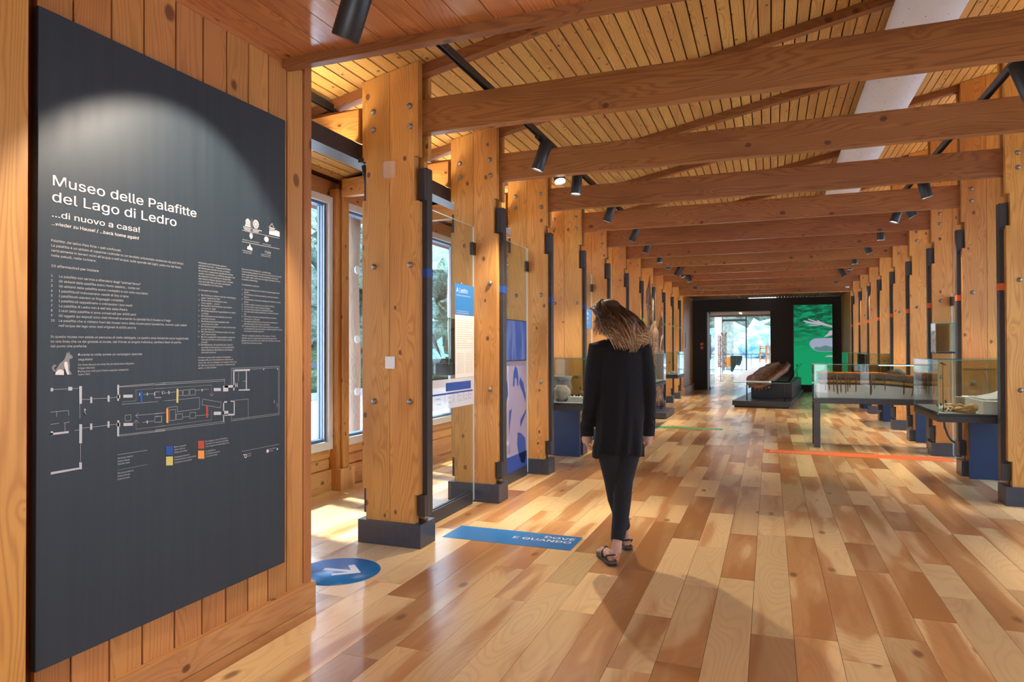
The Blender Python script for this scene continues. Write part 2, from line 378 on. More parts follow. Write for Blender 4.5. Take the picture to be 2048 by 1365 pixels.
# ------------------------------------------------------------------ columns
def outline(c, w0=.22, w1=.19, top=None, s=1):
    z1, z2, z3 = .355, 2.35, 2.655; t0, t1 = top
    return [(c-w1, .15), (c+w1, .15), (c+w1, z1), (c+w0, z1), (c+w0, z2), (c+w1, z2), (c+w1, z3), (c+w0, z3), (c+w0, t1), (c-w0, t0), (c-w0, z3), (c-w1, z3), (c-w1, z2+.03), (c-w0, z2+.03), (c-w0, z1+.02), (c-w1, z1+.02)]
def half(poly, c, side, gap=.0015):
    """left or right plank of a leaf, clipped at the joint"""
    if side < 0:
        L = [p for p in poly if p[0] < c]; i = poly.index(L[0])
        t = poly[8][1]+(poly[9][1]-poly[8][1])*.5
        return [(c-gap, .15), (c-gap, t)]+[p for p in poly[9:]]+[poly[0]]
    t = poly[8][1]+(poly[9][1]-poly[8][1])*.5
    return [(c+gap, .15)]+poly[1:9]+[(c+gap, t)]
def leaf(parent, c, y0, y1):
    x0, x1 = c-.22, c+.22; top = (ROOF(x0)-.005, ROOF(x1)-.005); P = outline(c, top=top)
    for sd in (-1, 1):
        mb = MB(); mb.prism(half(P, c, sd), y0, y1, axis=1, ax=2); obj('plank', mb, M['larch'], parent)
def bolt_mb(x, y, z, sgn=-1):
    mb = MB(); prof = [(.0001, .019), (.009, .0175), (.017, .0115), (.0205, .004), (.021, 0)]
    mb.lathe([(r, zz) for r, zz in prof][::-1], c=(x, y, z), n=12, mat=Matrix.Rotation(math.radians(90), 3, 'X')); return mb
def column(n, side):
    y = YF(n); c = -2.44 if side < 0 else 2.105; s = 1 if side < 0 else -1
    row = 'left' if side < 0 else 'right'
    where = {1: ', nearest the poster wall'}.get(n, '') if side < 0 else ''
    t = thing('timber_column', f'{ORD[n]} larch column of the {row} row, counted from the entrance{where}', 'column', (c, y+.11, 0), 'larch columns along both sides of the hall')
    mb = MB(); mb.box(c-.245, c+.245, y, y+.218, 0, .161, bev=.002); obj('base_block', mb, M['navy'], t)
    leaf(t, c, y+.02, y+.08); leaf(t, c, y+.165, y+.215)
    # steel post between the two leaves, wide clamps at head and foot
    xi = c+s*.255; xo = c+s*.15
    mb = MB(); mb.box(xi, c+s*.17, y+.082, y+.163, .20, 2.585, bev=.003)
    mb.box(xi-s*.002, c+s*.205, y+.022 if False else y+.05, y+.082, 2.36, 2.575); mb.box(xi-s*.002, c+s*.20, y+.05, y+.082, .205, .35)
    mb.box(c-s*.225, c-s*.17, y+.05, y+.163, .20, .375); mb.box(c-s*.225, c-s*.17, y+.05, y+.163, 2.38, 2.55)
    obj('steel_post', mb, M['steel'], t)
    mb = MB(); mb.box(xi+s*.0015, xi-s*.04, y+.0805, y+.1635, 1.835, 1.895)
    obj('colour_band', mb, M['blue_dark'] if side < 0 and n < 6 else M['green'] if side < 0 else M['orange'], t)
    if n < 8:
        b0 = None
        for (dx, z) in ((-.13, 2.995), (.155, 3.0), (-.13, 2.87), (.16, 2.86), (-.127, 1.915), (.158, 1.915), (-.127, .98), (.155, .985)):
            if b0 is None: b0 = obj('bolt', bolt_mb(c+dx, y+.02, z), M['bolt'], t)
            else:
                q = b0.copy(); COL.objects.link(q); q.location = (dx, y+.02-(y+.11), z); q.location = b0.location+Vector((dx+.13, 0, z-2.995))
    else:
        for (dx, z) in ((.155, 3.0), (.158, 1.915), (.155, .985)): obj('bolt', bolt_mb(c+dx, y+.02, z), M['bolt'], t)
    return t
for n in range(1, 12):
    column(n, -1); column(n, 1)
# ------------------------------------------------------------------ beams and rafters
for n in range(1, 13):
    y = YF(n)+.083 if n < 12 else 19.70
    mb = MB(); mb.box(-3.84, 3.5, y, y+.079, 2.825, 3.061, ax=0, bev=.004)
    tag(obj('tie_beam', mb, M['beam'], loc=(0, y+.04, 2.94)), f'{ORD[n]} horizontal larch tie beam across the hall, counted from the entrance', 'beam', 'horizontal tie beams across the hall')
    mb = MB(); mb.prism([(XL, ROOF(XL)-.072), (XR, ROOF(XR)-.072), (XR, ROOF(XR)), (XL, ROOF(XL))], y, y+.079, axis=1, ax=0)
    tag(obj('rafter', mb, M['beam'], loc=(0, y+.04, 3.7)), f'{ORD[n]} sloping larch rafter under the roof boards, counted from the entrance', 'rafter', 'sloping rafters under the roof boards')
    if n < 12 and n > 0:
        y = YF(n)
        # window post with its foot block, and the sloping bracket to the column
        t = thing('window_post', f'{ORD[n]} slim larch window post of the left aisle, counted from the entrance', 'post', (-3.86, y+.0, 0), 'slim posts between the aisle windows')
        mb = MB(); mb.box(-3.93, -3.83, y-.03, y+.17, .0, ROOF(-3.93)-.085, bev=.012); obj('post', mb, M['larch'], t)
        mb = MB(); mb.box(-3.83, -3.80, y+.02, y+.12, .2, ROOF(-3.93)-.085, bev=.006); obj('cover_strip', mb, M['larch'], t)
        mb = MB(); mb.box(-3.95, -3.785, y-.04, y+.19, 0, .205, bev=.003); obj('foot_block', mb, M['larch_pale'], t)
        mb = MB(); mb.prism([(-3.80, 2.80), (-2.68, 2.80), (-2.68, 3.02), (-3.80, 2.96)], y-.0, y+.07, axis=1, ax=0); obj('bracket_beam', mb, M['larch'], t)
# ------------------------------------------------------------------ aisle window walls
def window_wall(side):
    xw = -3.945 if side < 0 else 3.66; s = 1 if side < 0 else -1; nm = 'left_aisle' if side < 0 else 'right_aisle'
    zr = ROOF(xw)
    X = lambda d: xw+s*d
    wall = MB(); wall.box(X(-.22), X(-.02), 2.5, 20.2, 0, .36); wall.box(X(-.22), X(-.02), 2.5, 20.2, 2.80, zr+.1)
    wr = obj('wall_'+nm, wall, M['gap'], kind='structure')
    mb = MB(); mb.box(X(-.02), X(.0), 2.62, 20.1, 2.79, zr, ax=1); obj('plank', mb, M['larch_pale'], wr)
    for n in range(0, 12):
        y0 = YF(n)+.172 if n else 2.7; y1 = YF(n+1)-.032
        mb = MB(); mb.box(X(-.02), X(.03), y0, y1, .20, .30, ax=1, bev=.01); obj('plank', mb, M['larch_pale'], wr)
        mb = MB(); mb.box(X(-.02), X(.03), y0, y1, .302, .395, ax=1, bev=.01); obj('plank', mb, M['larch_pale'], wr)
        mb = MB(); mb.box(X(-.02), X(.055), y0, y1, 0, .198, ax=1, bev=.006); obj('baseboard_'+nm, mb, M['larch_pale'], kind='structure')
        w = obj('window_%d' % (n+1 if side < 0 else n+21), (lambda b: (b.box(X(0), X(.065), y0, y1, .395, .47), b.box(X(0), X(.065), y0, y1, 2.72, 2.785), b.box(X(0), X(.065), y0, y0+.06, .47, 2.72), b.box(X(0), X(.065), y1-.06, y1, .47, 2.72), b)[-1])(MB()), M['frame_white'], kind='structure')
        mb = MB()
        for a, b2 in ((y0+.06, y0+.09), (y1-.09, y1-.06)):
            mb.box(X(-.05), X(.03), a, b2, .47, 2.72); e = 1 if a < (y0+y1)/2 else -1; q = b2 if e > 0 else a
            mb.box(X(-.042), X(-.026), q, q+e*.004, .47, 2.72, mi=1); mb.box(X(-.008), X(.008), q, q+e*.004, .47, 2.72, mi=1); mb.box(X(.018), X(.032), q-e*.004, q+e*.003, .47, 2.72, mi=1)
        mb.box(X(-.05), X(.03), y0+.09, y1-.09, .47, .495); mb.box(X(-.05), X(.03), y0+.09, y1-.09, 2.695, 2.72); obj('gasket', mb, [M['gasket'], M['gasket2']], w)
        mb = MB(); mb.box(X(-.03), X(-.018), y0+.09, y1-.09, .495, 2.695); obj('pane', mb, M['winglass'], w)
window_wall(-1); window_wall(1)
# ------------------------------------------------------------------ far end
M['darkwall'] = plain('graphite_wall', (.036,.033,.03), .75)
M['greige'] = plain('greige_plaster', (.50,.40,.33), .7); M['greige2'] = plain('white_wall_far', (.72,.69,.66), .7)
YE = 22.23
mb = MB(); mb.box(-2.5, -1.86, YE, YE+.25, 0, 2.86); mb.box(.02, 2.4, YE, YE+.25, 0, 2.86); mb.box(-1.86, .02, YE, YE+.25, 2.47, 2.86)
obj('wall_end', mb, M['darkwall'], kind='structure')
for sx, nm in ((-1, 'end_left'), (1, 'end_right')):
    x = -2.30 if sx < 0 else 1.985
    mb = MB(); mb.box(x-.35 if sx < 0 else x+.02, x-.02 if sx < 0 else x+.35, 19.80, YE, 0, 2.86)
    w = obj('wall_'+nm, mb, M['gap'], kind='structure')
    for k in range(16):
        a = 19.84+k*.1495; mb = MB(); mb.box(x-.02 if sx < 0 else x, x if sx < 0 else x+.02, a+.003, a+.1465, .2, 2.85); obj('plank', mb, M['larch'], w)
    for k in range(4):
        a = (x-.36 if sx < 0 else x+.0)+k*.09; mb = MB(); mb.box(a+.002, a+.088, 19.77, 19.80, .2, 2.86); obj('plank', mb, M['larch'], w)
    mb = MB(); mb.box(x-.4, x+.04, 19.74, YE, 0, .2, ax=1, bev=.003) if sx < 0 else mb.box(x-.04, x+.4, 19.74, YE, 0, .2, ax=1, bev=.003); obj('baseboard_'+nm, mb, M['larch_pale'], kind='structure')
    mb = MB(); mb.box(-4.1 if sx < 0 else x+.35, x-.35 if sx < 0 else 3.8, 19.85, 19.95, 0, 4.6); obj('wall_%s_return' % nm, mb, M['wallboard'], kind='structure')
mb = MB(); mb.box(-2.4, 2.1, 19.82, YE, 2.90, 2.95); cl = obj('ceiling', mb, M['gap'], kind='structure')
k = 0; x = -2.3
while x < 2.0:
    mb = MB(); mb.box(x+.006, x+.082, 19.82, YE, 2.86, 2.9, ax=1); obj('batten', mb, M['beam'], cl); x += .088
mb = MB(); mb.box(-2.4, 2.1, 19.795, 19.83, 2.80, 4.4, ax=0); obj('wall_end_upper', mb, M['larch'], kind='structure')
mb = MB(); mb.box(-.60, .2, 22.02, 22.06, 2.845, 2.86); tag(obj('ceiling_light', mb, emit('light_strip', (1,.95,.9), 1.0), loc=(-.2, 22.04, 2.85)), 'thin white light strip in the batten ceiling before the dark wall', 'light')
# lobby beyond the opening
mb = MB(); mb.box(-2.0, -1.862, YE+.001, 24.6, 0, 2.47); mb.box(.02, .16, YE+.25, 24.6, 0, 2.47); obj('wall_lobby_passage', mb, M['greige'], kind='structure')
mb = MB(); mb.box(-2.0, .2, YE+.25, 24.7, 2.47, 2.9); mb.box(-2.0,.2,24.6,24.7,2.4,3.6); obj('ceiling_lobby_passage', mb, M['greige'], kind='structure')
mb = MB(); mb.box(-.92, -.86, 23.0, 23.9, 2.455, 2.47); tag(obj('ceiling_light', mb, emit('light_strip_b', (1,.98,.95), 2.), loc=(-.89, 23.4, 2.46)), 'short white ceiling light in the passage beyond the dark wall', 'light')
mb = MB(); mb.box(-2.42, -2.27, 24.6, 36, 0, 3.6); obj('wall_lobby_left', mb, M['greige2'], kind='structure')
mb = MB(); mb.box(-2.4, 4.6, 24.7, 36.2, 3.55, 3.7); obj('ceiling_lobby', mb, M['greige2'], kind='structure')
wf = MB()
for x in (-2.27, -1.10, .9, 2.9): wf.box(x-.03, x+.03, 35.95, 36.05, 0, 3.55)
wf.box(-2.27, -1.1, 35.95, 36.05, 2.66, 2.76)
wE = obj('window_40', wf, M['black'], kind='structure')
for a, b in ((-2.24, -1.13), (-1.07, .87), (.93, 2.87)):
    mb = MB(); mb.box(a, b, 35.99, 36.01, 0, 3.55); obj('pane', mb, M['winglass'], wE)
PL=[[(1.572,1.214),(1.625,1.213)],[(1.638,1.213),(1.663,1.213)],[(1.673,1.173),(1.703,1.172)],[(1.711,1.173),(1.771,1.171)],[(1.779,1.171),(1.808,1.172)],[(1.564,1.139),(1.625,1.139),(1.626,1.122)],[(1.584,1.14),(1.584,1.122)],[(1.564,1.098),(1.592,1.099)],[(1.609,1.098),(1.626,1.099),(1.626,1.102)],[(1.613,1.097),(1.613,1.069)],[(1.669,1.022),(1.669,0.954)],[(1.648,1.068),(1.664,1.068)],[(1.674,1.073),(1.704,1.073)],[(1.712,1.073),(1.771,1.073)],[(1.779,1.073),(1.808,1.073)],[(1.817,1.211),(2.021,1.215)],[(1.817,1.208),(2.021,1.209)],[(1.818,1.032),(2.021,1.029)],[(1.818,1.028),(2.021,1.024)],[(1.665,1.158),(1.666,1.108)],[(1.843,1.102),(1.867,1.102),(1.867,1.08),(1.843,1.081),(1.843,1.102)],[(1.921,1.175),(1.969,1.174)],[(1.973,1.18),(2.004,1.18),(2.004,1.156),(1.973,1.157),(1.973,1.18)],[(1.973,1.084),(2.005,1.084),(2.005,1.061),(1.973,1.062),(1.973,1.084)],[(1.918,1.068),(1.97,1.068)],[(1.812,0.96),(1.939,0.959)],[(1.83,1.144),(2.021,1.142)],[(1.887,1.097),(2.021,1.096)],[(1.899,1.105),(1.887,1.097),(1.899,1.086)],[(1.879,1.068),(1.889,1.08),(1.9,1.068)],[(1.974,1.214),(2.333,1.214)],[(1.974,1.208),(2.333,1.207)],[(2.333,1.216),(2.333,1.183)],[(2.374,1.261),(2.688,1.262),(2.689,1.026),(2.375,1.027)],[(2.374,1.261),(2.374,1.185)],[(2.375,1.055),(2.375,1.027)],[(2.382,1.253),(2.682,1.255),(2.682,1.033),(2.383,1.033)],[(2.478,1.035),(2.477,1.118),(2.395,1.117)],[(2.417,1.243),(2.417,1.2)],[(2.444,1.2),(2.466,1.201)],[(2.018,1.174),(2.072,1.175)],[(2.172,1.175),(2.243,1.176)],[(1.974,1.142),(2.194,1.144),(2.194,1.096),(2.08,1.094),(2.08,1.116),(2.031,1.115),(2.031,1.096),(1.974,1.095)],[(1.974,1.181),(2.004,1.18),(2.004,1.159),(1.974,1.159)],[(2.008,1.179),(2.018,1.179),(2.018,1.171),(2.008,1.171),(2.008,1.179)],[(2.086,1.179),(2.104,1.179),(2.104,1.158),(2.086,1.158),(2.086,1.179)],[(2.109,1.18),(2.138,1.18),(2.138,1.157),(2.11,1.157),(2.109,1.18)],[(2.143,1.181),(2.172,1.18),(2.172,1.157),(2.143,1.157),(2.143,1.181)],[(2.211,1.136),(2.313,1.115),(2.309,1.091),(2.207,1.112),(2.211,1.136)],[(1.974,1.086),(2.004,1.084),(2.004,1.06),(1.975,1.062)],[(2.041,1.105),(2.071,1.105),(2.071,1.062),(2.041,1.062),(2.041,1.105)],[(2.075,1.085),(2.106,1.084),(2.106,1.062),(2.075,1.063),(2.075,1.085)],[(2.143,1.084),(2.173,1.084),(2.173,1.061),(2.143,1.061),(2.143,1.084)],[(2.106,1.07),(2.14,1.069)],[(2.173,1.069),(2.243,1.067)],[(1.975,1.033),(2.334,1.03)],[(1.975,1.027),(2.334,1.023)],[(2.249,1.155),(2.259,1.146),(2.27,1.155)],[(2.438,0.882),(2.689,0.882)],[(2.667,1.085),(2.68,1.074),(2.667,1.065)]]
PD=[[(1.83,1.153),(1.889,1.153),(1.888,1.194),(2.021,1.194)],[(1.889,1.076),(1.889,1.045),(2.021,1.044)],[(1.812,0.904),(1.94,0.904)],[(1.974,1.193),(2.259,1.193),(2.259,1.152)],[(1.975,1.045),(2.259,1.044),(2.259,1.085)]]
PR=[[(1.563,1.219),(1.572,1.219),(1.572,1.208),(1.563,1.208)],[(1.624,1.22),(1.638,1.219),(1.638,1.207),(1.624,1.207)],[(1.663,1.22),(1.673,1.22),(1.673,1.158),(1.664,1.159)],[(1.704,1.18),(1.711,1.18),(1.712,1.158),(1.704,1.158)],[(1.771,1.181),(1.779,1.18),(1.779,1.157),(1.771,1.158)],[(1.808,1.181),(1.822,1.18),(1.822,1.167),(1.808,1.168)],[(1.81,1.217),(1.817,1.217),(1.817,1.158),(1.81,1.158)],[(1.564,1.075),(1.572,1.074),(1.572,1.061),(1.564,1.061)],[(1.664,1.088),(1.674,1.087),(1.674,1.021),(1.664,1.022)],[(1.664,0.956),(1.674,0.954),(1.674,0.93),(1.665,0.932)],[(1.704,1.086),(1.712,1.086),(1.712,1.064),(1.704,1.064)],[(1.771,1.087),(1.779,1.087),(1.779,1.064),(1.771,1.065)],[(1.808,1.078),(1.822,1.077),(1.822,1.063),(1.808,1.064)],[(1.81,1.087),(1.818,1.086),(1.818,1.027),(1.81,1.028)],[(1.835,1.179),(1.874,1.177),(1.874,1.166),(1.835,1.168)],[(1.836,1.074),(1.875,1.071),(1.875,1.06),(1.836,1.063)],[(1.969,1.18),(1.974,1.18),(1.974,1.167),(1.969,1.167)],[(1.936,1.18),(1.94,1.18),(1.94,1.169),(1.936,1.17)],[(1.902,1.182),(1.906,1.181),(1.906,1.17),(1.902,1.17)],[(1.936,1.074),(1.941,1.073),(1.941,1.062),(1.936,1.062)],[(1.565,0.939),(1.665,0.938),(1.665,0.932),(1.565,0.931)],[(1.564,1.069),(1.626,1.069),(1.626,1.062),(1.564,1.062)],[(2.325,1.187),(2.355,1.186),(2.355,1.16),(2.325,1.161)],[(2.333,1.187),(2.392,1.186),(2.392,1.175),(2.333,1.177)],[(2.382,1.256),(2.488,1.255),(2.488,1.246),(2.382,1.247)],[(2.385,1.256),(2.392,1.256),(2.392,1.162),(2.385,1.162)],[(2.463,1.246),(2.468,1.245),(2.469,1.163),(2.463,1.163)],[(2.418,1.164),(2.488,1.162),(2.488,1.156),(2.418,1.159)],[(2.325,1.118),(2.348,1.117),(2.348,1.11),(2.325,1.112)],[(2.325,1.118),(2.331,1.117),(2.331,1.027),(2.326,1.028)],[(2.325,1.076),(2.355,1.074),(2.356,1.056),(2.325,1.058)],[(2.333,1.062),(2.392,1.058),(2.392,1.05),(2.333,1.054)],[(2.388,1.117),(2.394,1.117),(2.394,1.053),(2.388,1.054)],[(2.37,1.118),(2.394,1.116),(2.394,1.111),(2.37,1.112)],[(2.272,1.179),(2.312,1.177),(2.312,1.164),(2.272,1.166)],[(2.272,1.077),(2.313,1.074),(2.313,1.06),(2.272,1.063)],[(2.004,1.181),(2.008,1.181),(2.008,1.169),(2.004,1.17)],[(2.036,1.181),(2.041,1.181),(2.041,1.168),(2.037,1.168)],[(2.205,1.18),(2.21,1.179),(2.21,1.169),(2.205,1.169)],[(2.576,1.253),(2.583,1.253),(2.583,1.247),(2.576,1.247)],[(2.672,1.252),(2.678,1.252),(2.678,1.246),(2.672,1.246)]]
PC=[('blue',[(1.906,1.187),(1.917,1.187),(1.917,1.146),(1.906,1.147)]),('yellow',[(2.075,1.187),(2.084,1.187),(2.084,1.13),(2.075,1.131)]),('orange',[(2.026,1.112),(2.035,1.112),(2.036,1.054),(2.026,1.055)]),('red',[(2.228,1.104),(2.239,1.103),(2.239,1.055),(2.229,1.056)]),('blue',[(2.025,0.962),(2.058,0.959),(2.058,0.924),(2.025,0.928)]),('yellow',[(2.025,0.921),(2.058,0.917),(2.058,0.882),(2.026,0.886)]),('red',[(2.186,0.963),(2.219,0.96),(2.219,0.926),(2.186,0.93)]),('orange',[(2.186,0.922),(2.219,0.918),(2.22,0.883),(2.186,0.888)])]
DOG=[[(1.615,1.327),(1.619,1.339),(1.622,1.334),(1.627,1.341),(1.629,1.331),(1.637,1.327),(1.64,1.321),(1.635,1.316),(1.628,1.315),(1.627,1.306),(1.629,1.294),(1.628,1.278),(1.637,1.262),(1.622,1.262),(1.617,1.272),(1.614,1.28),(1.608,1.282),(1.608,1.262),(1.578,1.262),(1.579,1.273),(1.578,1.278),(1.585,1.286),(1.593,1.3),(1.606,1.31),(1.611,1.317)],[(1.579,1.271),(1.571,1.276),(1.566,1.287),(1.571,1.295),(1.578,1.297),(1.583,1.295),(1.581,1.291),(1.576,1.29),(1.574,1.285),(1.578,1.278),(1.583,1.276)],[(1.609,1.303),(1.615,1.307),(1.62,1.304),(1.622,1.294),(1.623,1.28),(1.627,1.262),(1.62,1.262),(1.613,1.28),(1.609,1.294)],[(1.578,1.263),(1.581,1.273),(1.59,1.28),(1.6,1.28),(1.608,1.274),(1.608,1.261)]]
# ------------------------------------------------------------------ flat print: lettering and drawings
try: FONT = bpy.data.fonts.load(bpy.utils.system_resource('DATAFILES', path='fonts')+'/Inter.woff2')   # typeface that ships with Blender itself
except Exception: FONT = None
def text_into(mb, s, size, origin, ex, ey, width=None, align='LEFT', res=2, bold=0., mi=0, shear=0.):
    """adds the flat lettering s to mb; origin is the baseline point, ex / ey the reading and upward directions"""
    if bold: text_into(mb, s, size, Vector(origin)+Vector(ex).normalized()*bold+Vector(ex).cross(Vector(ey)).normalized()*.0002, ex, ey, width, align, res, 0., mi, shear)
    cu = bpy.data.curves.new('lettering', 'FONT'); cu.body = s; cu.size = size; cu.resolution_u = res; cu.shear = shear
    cu.fill_mode = 'FRONT'
    if FONT: cu.font = FONT
    o = bpy.data.objects.new('lettering', cu); COL.objects.link(o)
    dg = bpy.context.evaluated_depsgraph_get(); me = bpy.data.meshes.new_from_object(o.evaluated_get(dg))
    xs = [v.co.x for v in me.vertices]
    if xs:
        w = max(xs); k = (width/w) if width else 1.; x0 = 0 if align == 'LEFT' else (-w*k if align == 'RIGHT' else -w*k/2)
        ex = Vector(ex).normalized(); ey = Vector(ey).normalized(); og = Vector(origin)
        vs = [mb.bm.verts.new(og+ex*(v.co.x*k+x0)+ey*v.co.y) for v in me.vertices]
        for p in me.polygons:
            try:
                f = mb.bm.faces.new([vs[i] for i in p.vertices]); f.material_index = mi
            except ValueError: pass
    bpy.data.objects.remove(o); bpy.data.curves.remove(cu); bpy.data.meshes.remove(me)
class Pl:
    """drawing plane: maps (a, b) to a world point"""
    def __init__(s, o, ea, eb): s.o = Vector(o); s.a = Vector(ea); s.b = Vector(eb)
    def __call__(s, p): return s.o+s.a*p[0]+s.b*p[1]
def poly(mb, pl, pts, mi=0): 
    f = mb.bm.faces.new([mb.bm.verts.new(pl(p)) for p in pts]); f.material_index = mi; return f
def line(mb, pl, pts, w=.0011, mi=0):
    for a, b in zip(pts, pts[1:]):
        d = Vector((b[0]-a[0], b[1]-a[1])); L = d.length
        if L < 1e-6: continue
        n = Vector((-d.y, d.x))/L*w/2; e = d/L*w/2
        poly(mb, pl, [(a[0]-e.x-n.x, a[1]-e.y-n.y), (b[0]+e.x-n.x, b[1]+e.y-n.y), (b[0]+e.x+n.x, b[1]+e.y+n.y), (a[0]-e.x+n.x, a[1]-e.y+n.y)], mi)
def dots(mb, pl, pts, w=.0018, step=.0052, mi=0):
    for a, b in zip(pts, pts[1:]):
        L = math.hypot(b[0]-a[0], b[1]-a[1]); k = max(1, int(L/step))
        for i in range(k):
            c = (a[0]+(b[0]-a[0])*(i+.5)/k, a[1]+(b[1]-a[1])*(i+.5)/k)
            poly(mb, pl, [(c[0]-w/2, c[1]-w/2), (c[0]+w/2, c[1]-w/2), (c[0]+w/2, c[1]+w/2), (c[0]-w/2, c[1]+w/2)], mi)
def ellipse(mb, pl, c, rx, ry, n=28, mi=0, inner=None):
    P = [(c[0]+rx*math.cos(k*2*math.pi/n), c[1]+ry*math.sin(k*2*math.pi/n)) for k in range(n)]
    if inner is None: poly(mb, pl, P, mi)
    else:
        Q = [(c[0]+rx*inner*math.cos(k*2*math.pi/n), c[1]+ry*inner*math.sin(k*2*math.pi/n)) for k in range(n)]
        for k in range(n): poly(mb, pl, [P[k], P[(k+1) % n], Q[(k+1) % n], Q[k]], mi)
# ------------------------------------------------------------------ the big dark panel
def panel_mat():
    m, nt, N, Lk = new_mat('dark_slate_panel'); g = NG(nt); t = g.n('ShaderNodeTexCoord'); s = g.n('ShaderNodeSeparateXYZ'); Lk.new(t.outputs['Object'], s.inputs[0])
    st = g.noise(g.comb(g.math('MULTIPLY', s.outputs[1], 26.), g.math('MULTIPLY', s.outputs[2], .7), 0), 1., 3., .6)
    sf = g.noise(g.comb(g.math('MULTIPLY', s.outputs[1], 3.), g.math('MULTIPLY', s.outputs[2], .5), 3.), 1., 1., .5)
    c = g.mix(g.sstep(st, .3, .72), (.020,.032,.043), (.029,.042,.056)); c = g.mix(g.math('MULTIPLY', sf, .5), c, (.022,.038,.052))
    g.bsdf(c, g.math('ADD', .42, g.math('MULTIPLY', st, .12)), bump=st, bstr=.35, spec=.45, bdist=.0006); return m
M['panel'] = panel_mat()
PX, PY0, PY1, PZ0, PZ1 = -2.2405, 1.5186, 2.7324, .2936, 2.4809
t = thing('info_panel', 'tall dark slate museum panel with white lettering and floor plan on the board wall', 'panel', (PX, (PY0+PY1)/2, PZ0))
mb = MB(); mb.box(-2.269, PX, PY0, PY1, PZ0, PZ1, bev=.0015); obj('board', mb, M['panel'], t)
PP = PX+.0012; EX, EY = (0, 1, 0), (0, 0, 1)
pl = Pl((PP, 0, 0), EX, EY)
def lines(items, name, mi='ink_body', bold=0., res=2):
    mb = MB()
    for it in items:
        s, y, z, size = it[:4]; w = it[4] if len(it) > 4 else None
        text_into(mb, s, size, (PP+.0003*len(mb.bm.verts[:1])*(items.index(it) % 2), y, z), EX, EY, width=w, res=res, bold=bold)
    return obj(name, mb, M[mi], t)
lines([('Museo delle Palafitte', 1.562, 1.8985, .0675, .612), ('del Lago di Ledro', 1.562, 1.8435, .0675, .510)], 'heading', 'ink', bold=.0009, res=4)['kind'] = 'stuff'
lines([('...di nuovo a casa!', 1.562, 1.7925, .0400, .340)], 'subheading', 'ink', bold=.0009, res=3)
lines([('...wieder zu Hause! / ...back home again!', 1.562, 1.7645, .0218, .336)], 'subheading', 'ink', bold=.0004)
S0 = .0158; DL = .01668
body = ['Palafitta: dal latino Pala ficta = pali conficcati.', 'La palafitta è un abitato di capanne costruite su un tavolato orizzontale sostenuto da pali infissi', "verticalmente in terreni vicini all'acqua o nell'acqua: sulle sponde dei laghi, sulle rive dei fiumi,", 'nelle paludi, nelle torbiere.']
wd = [.262, .545, .535, .163]
lines([(s, 1.562, 1.709-k*DL, S0, wd[k]) for k, s in enumerate(body)], 'paragraph')
lines([('10 affermazioni per iniziare', 1.562, 1.624, S0, .172)], 'paragraph', bold=.0002)
it = ['La palafitta non serviva a difendersi dagli "animali feroci"', 'Gli abitanti della palafitta erano Homo sapiens... come noi', 'Gli abitanti della palafitta erano contadini e non solo cacciatori', 'I palafitticoli indossavano vestiti di lino e lana', 'I palafitticoli usavano un linguaggio completo', 'I palafitticoli seppellivano o cremavano i loro morti', "La palafitta di Ledro non è dell'età della Pietra", 'I resti della palafitta si sono conservati per 4000 anni', 'Gli oggetti qui esposti sono stati ritrovati scavando la sponda fra il museo e il lago', 'Le palafitte che si visitano fuori dal museo sono delle ricostruzioni ipotetiche, mentre i pali visibili', "nell'acqua del lago sono resti originali di 4000 anni fa"]
L = []
for k, s in enumerate(it):
    z = 1.591-k*.01665
    if k < 10: L.append((str(k+1), 1.562, z, S0))
    L.append((s, 1.589, z, S0, len(s)*.00531 if k != 9 else .536))
lines(L, 'list')
lines([('In questo museo non esiste un percorso di visita obbligato. Le quattro aree tematiche sono organizzate', 1.562, 1.387, S0, .573), ('su una linea che va dal globale al locale, dal Mondo al singolo individuo; sentitevi liberi di partire', 1.562, 1.371, S0, .535), ('dal punto che preferite.', 1.562, 1.355, S0, .13)], 'paragraph')
lines([('Durante la visita avrete un compagno speciale', 1.658, 1.3255, S0, .256), ('seguitelo!', 1.658, 1.309, S0, .054)], 'paragraph')
lines([('Für Ihren Besuch erwartet Sie ein besonderer Begleiter', 1.658, 1.291, .0128, .222), ('Folgen Sie ihm!', 1.658, 1.2795, .0128, .062), ("During your visit you'll have a special companion", 1.658, 1.2685, .0128, .198), ('follow him!', 1.658, 1.2575, .0128, .044)], 'paragraph')
de = ['Pfahlbauten auch Steinbauten genannt,', 'Lateinisch Pala ficta = eingerammte Pfähle.', 'Bei Pfahlbauten handelt es sich um Hütten,', 'die auf einer waagrechten Holzfläche errichtet', 'werden, die ihrerseits von Pfählen getragen wird,', 'die senkrecht in den Erdboden in Wassernähe', 'oder direkt ins Wasser gerammt sind. Zu finden', 'sind sie an den Ufern von Seen und Flüssen,', 'in Sumpfgebieten und Torfmooren.']
L = [(s, 2.186, 1.708-k*.0112, .0122, len(s)*.00425) for k, s in enumerate(de)]
L.append(('10 Aussagen zum Einstieg', 2.186, 1.593, .0122, .107))
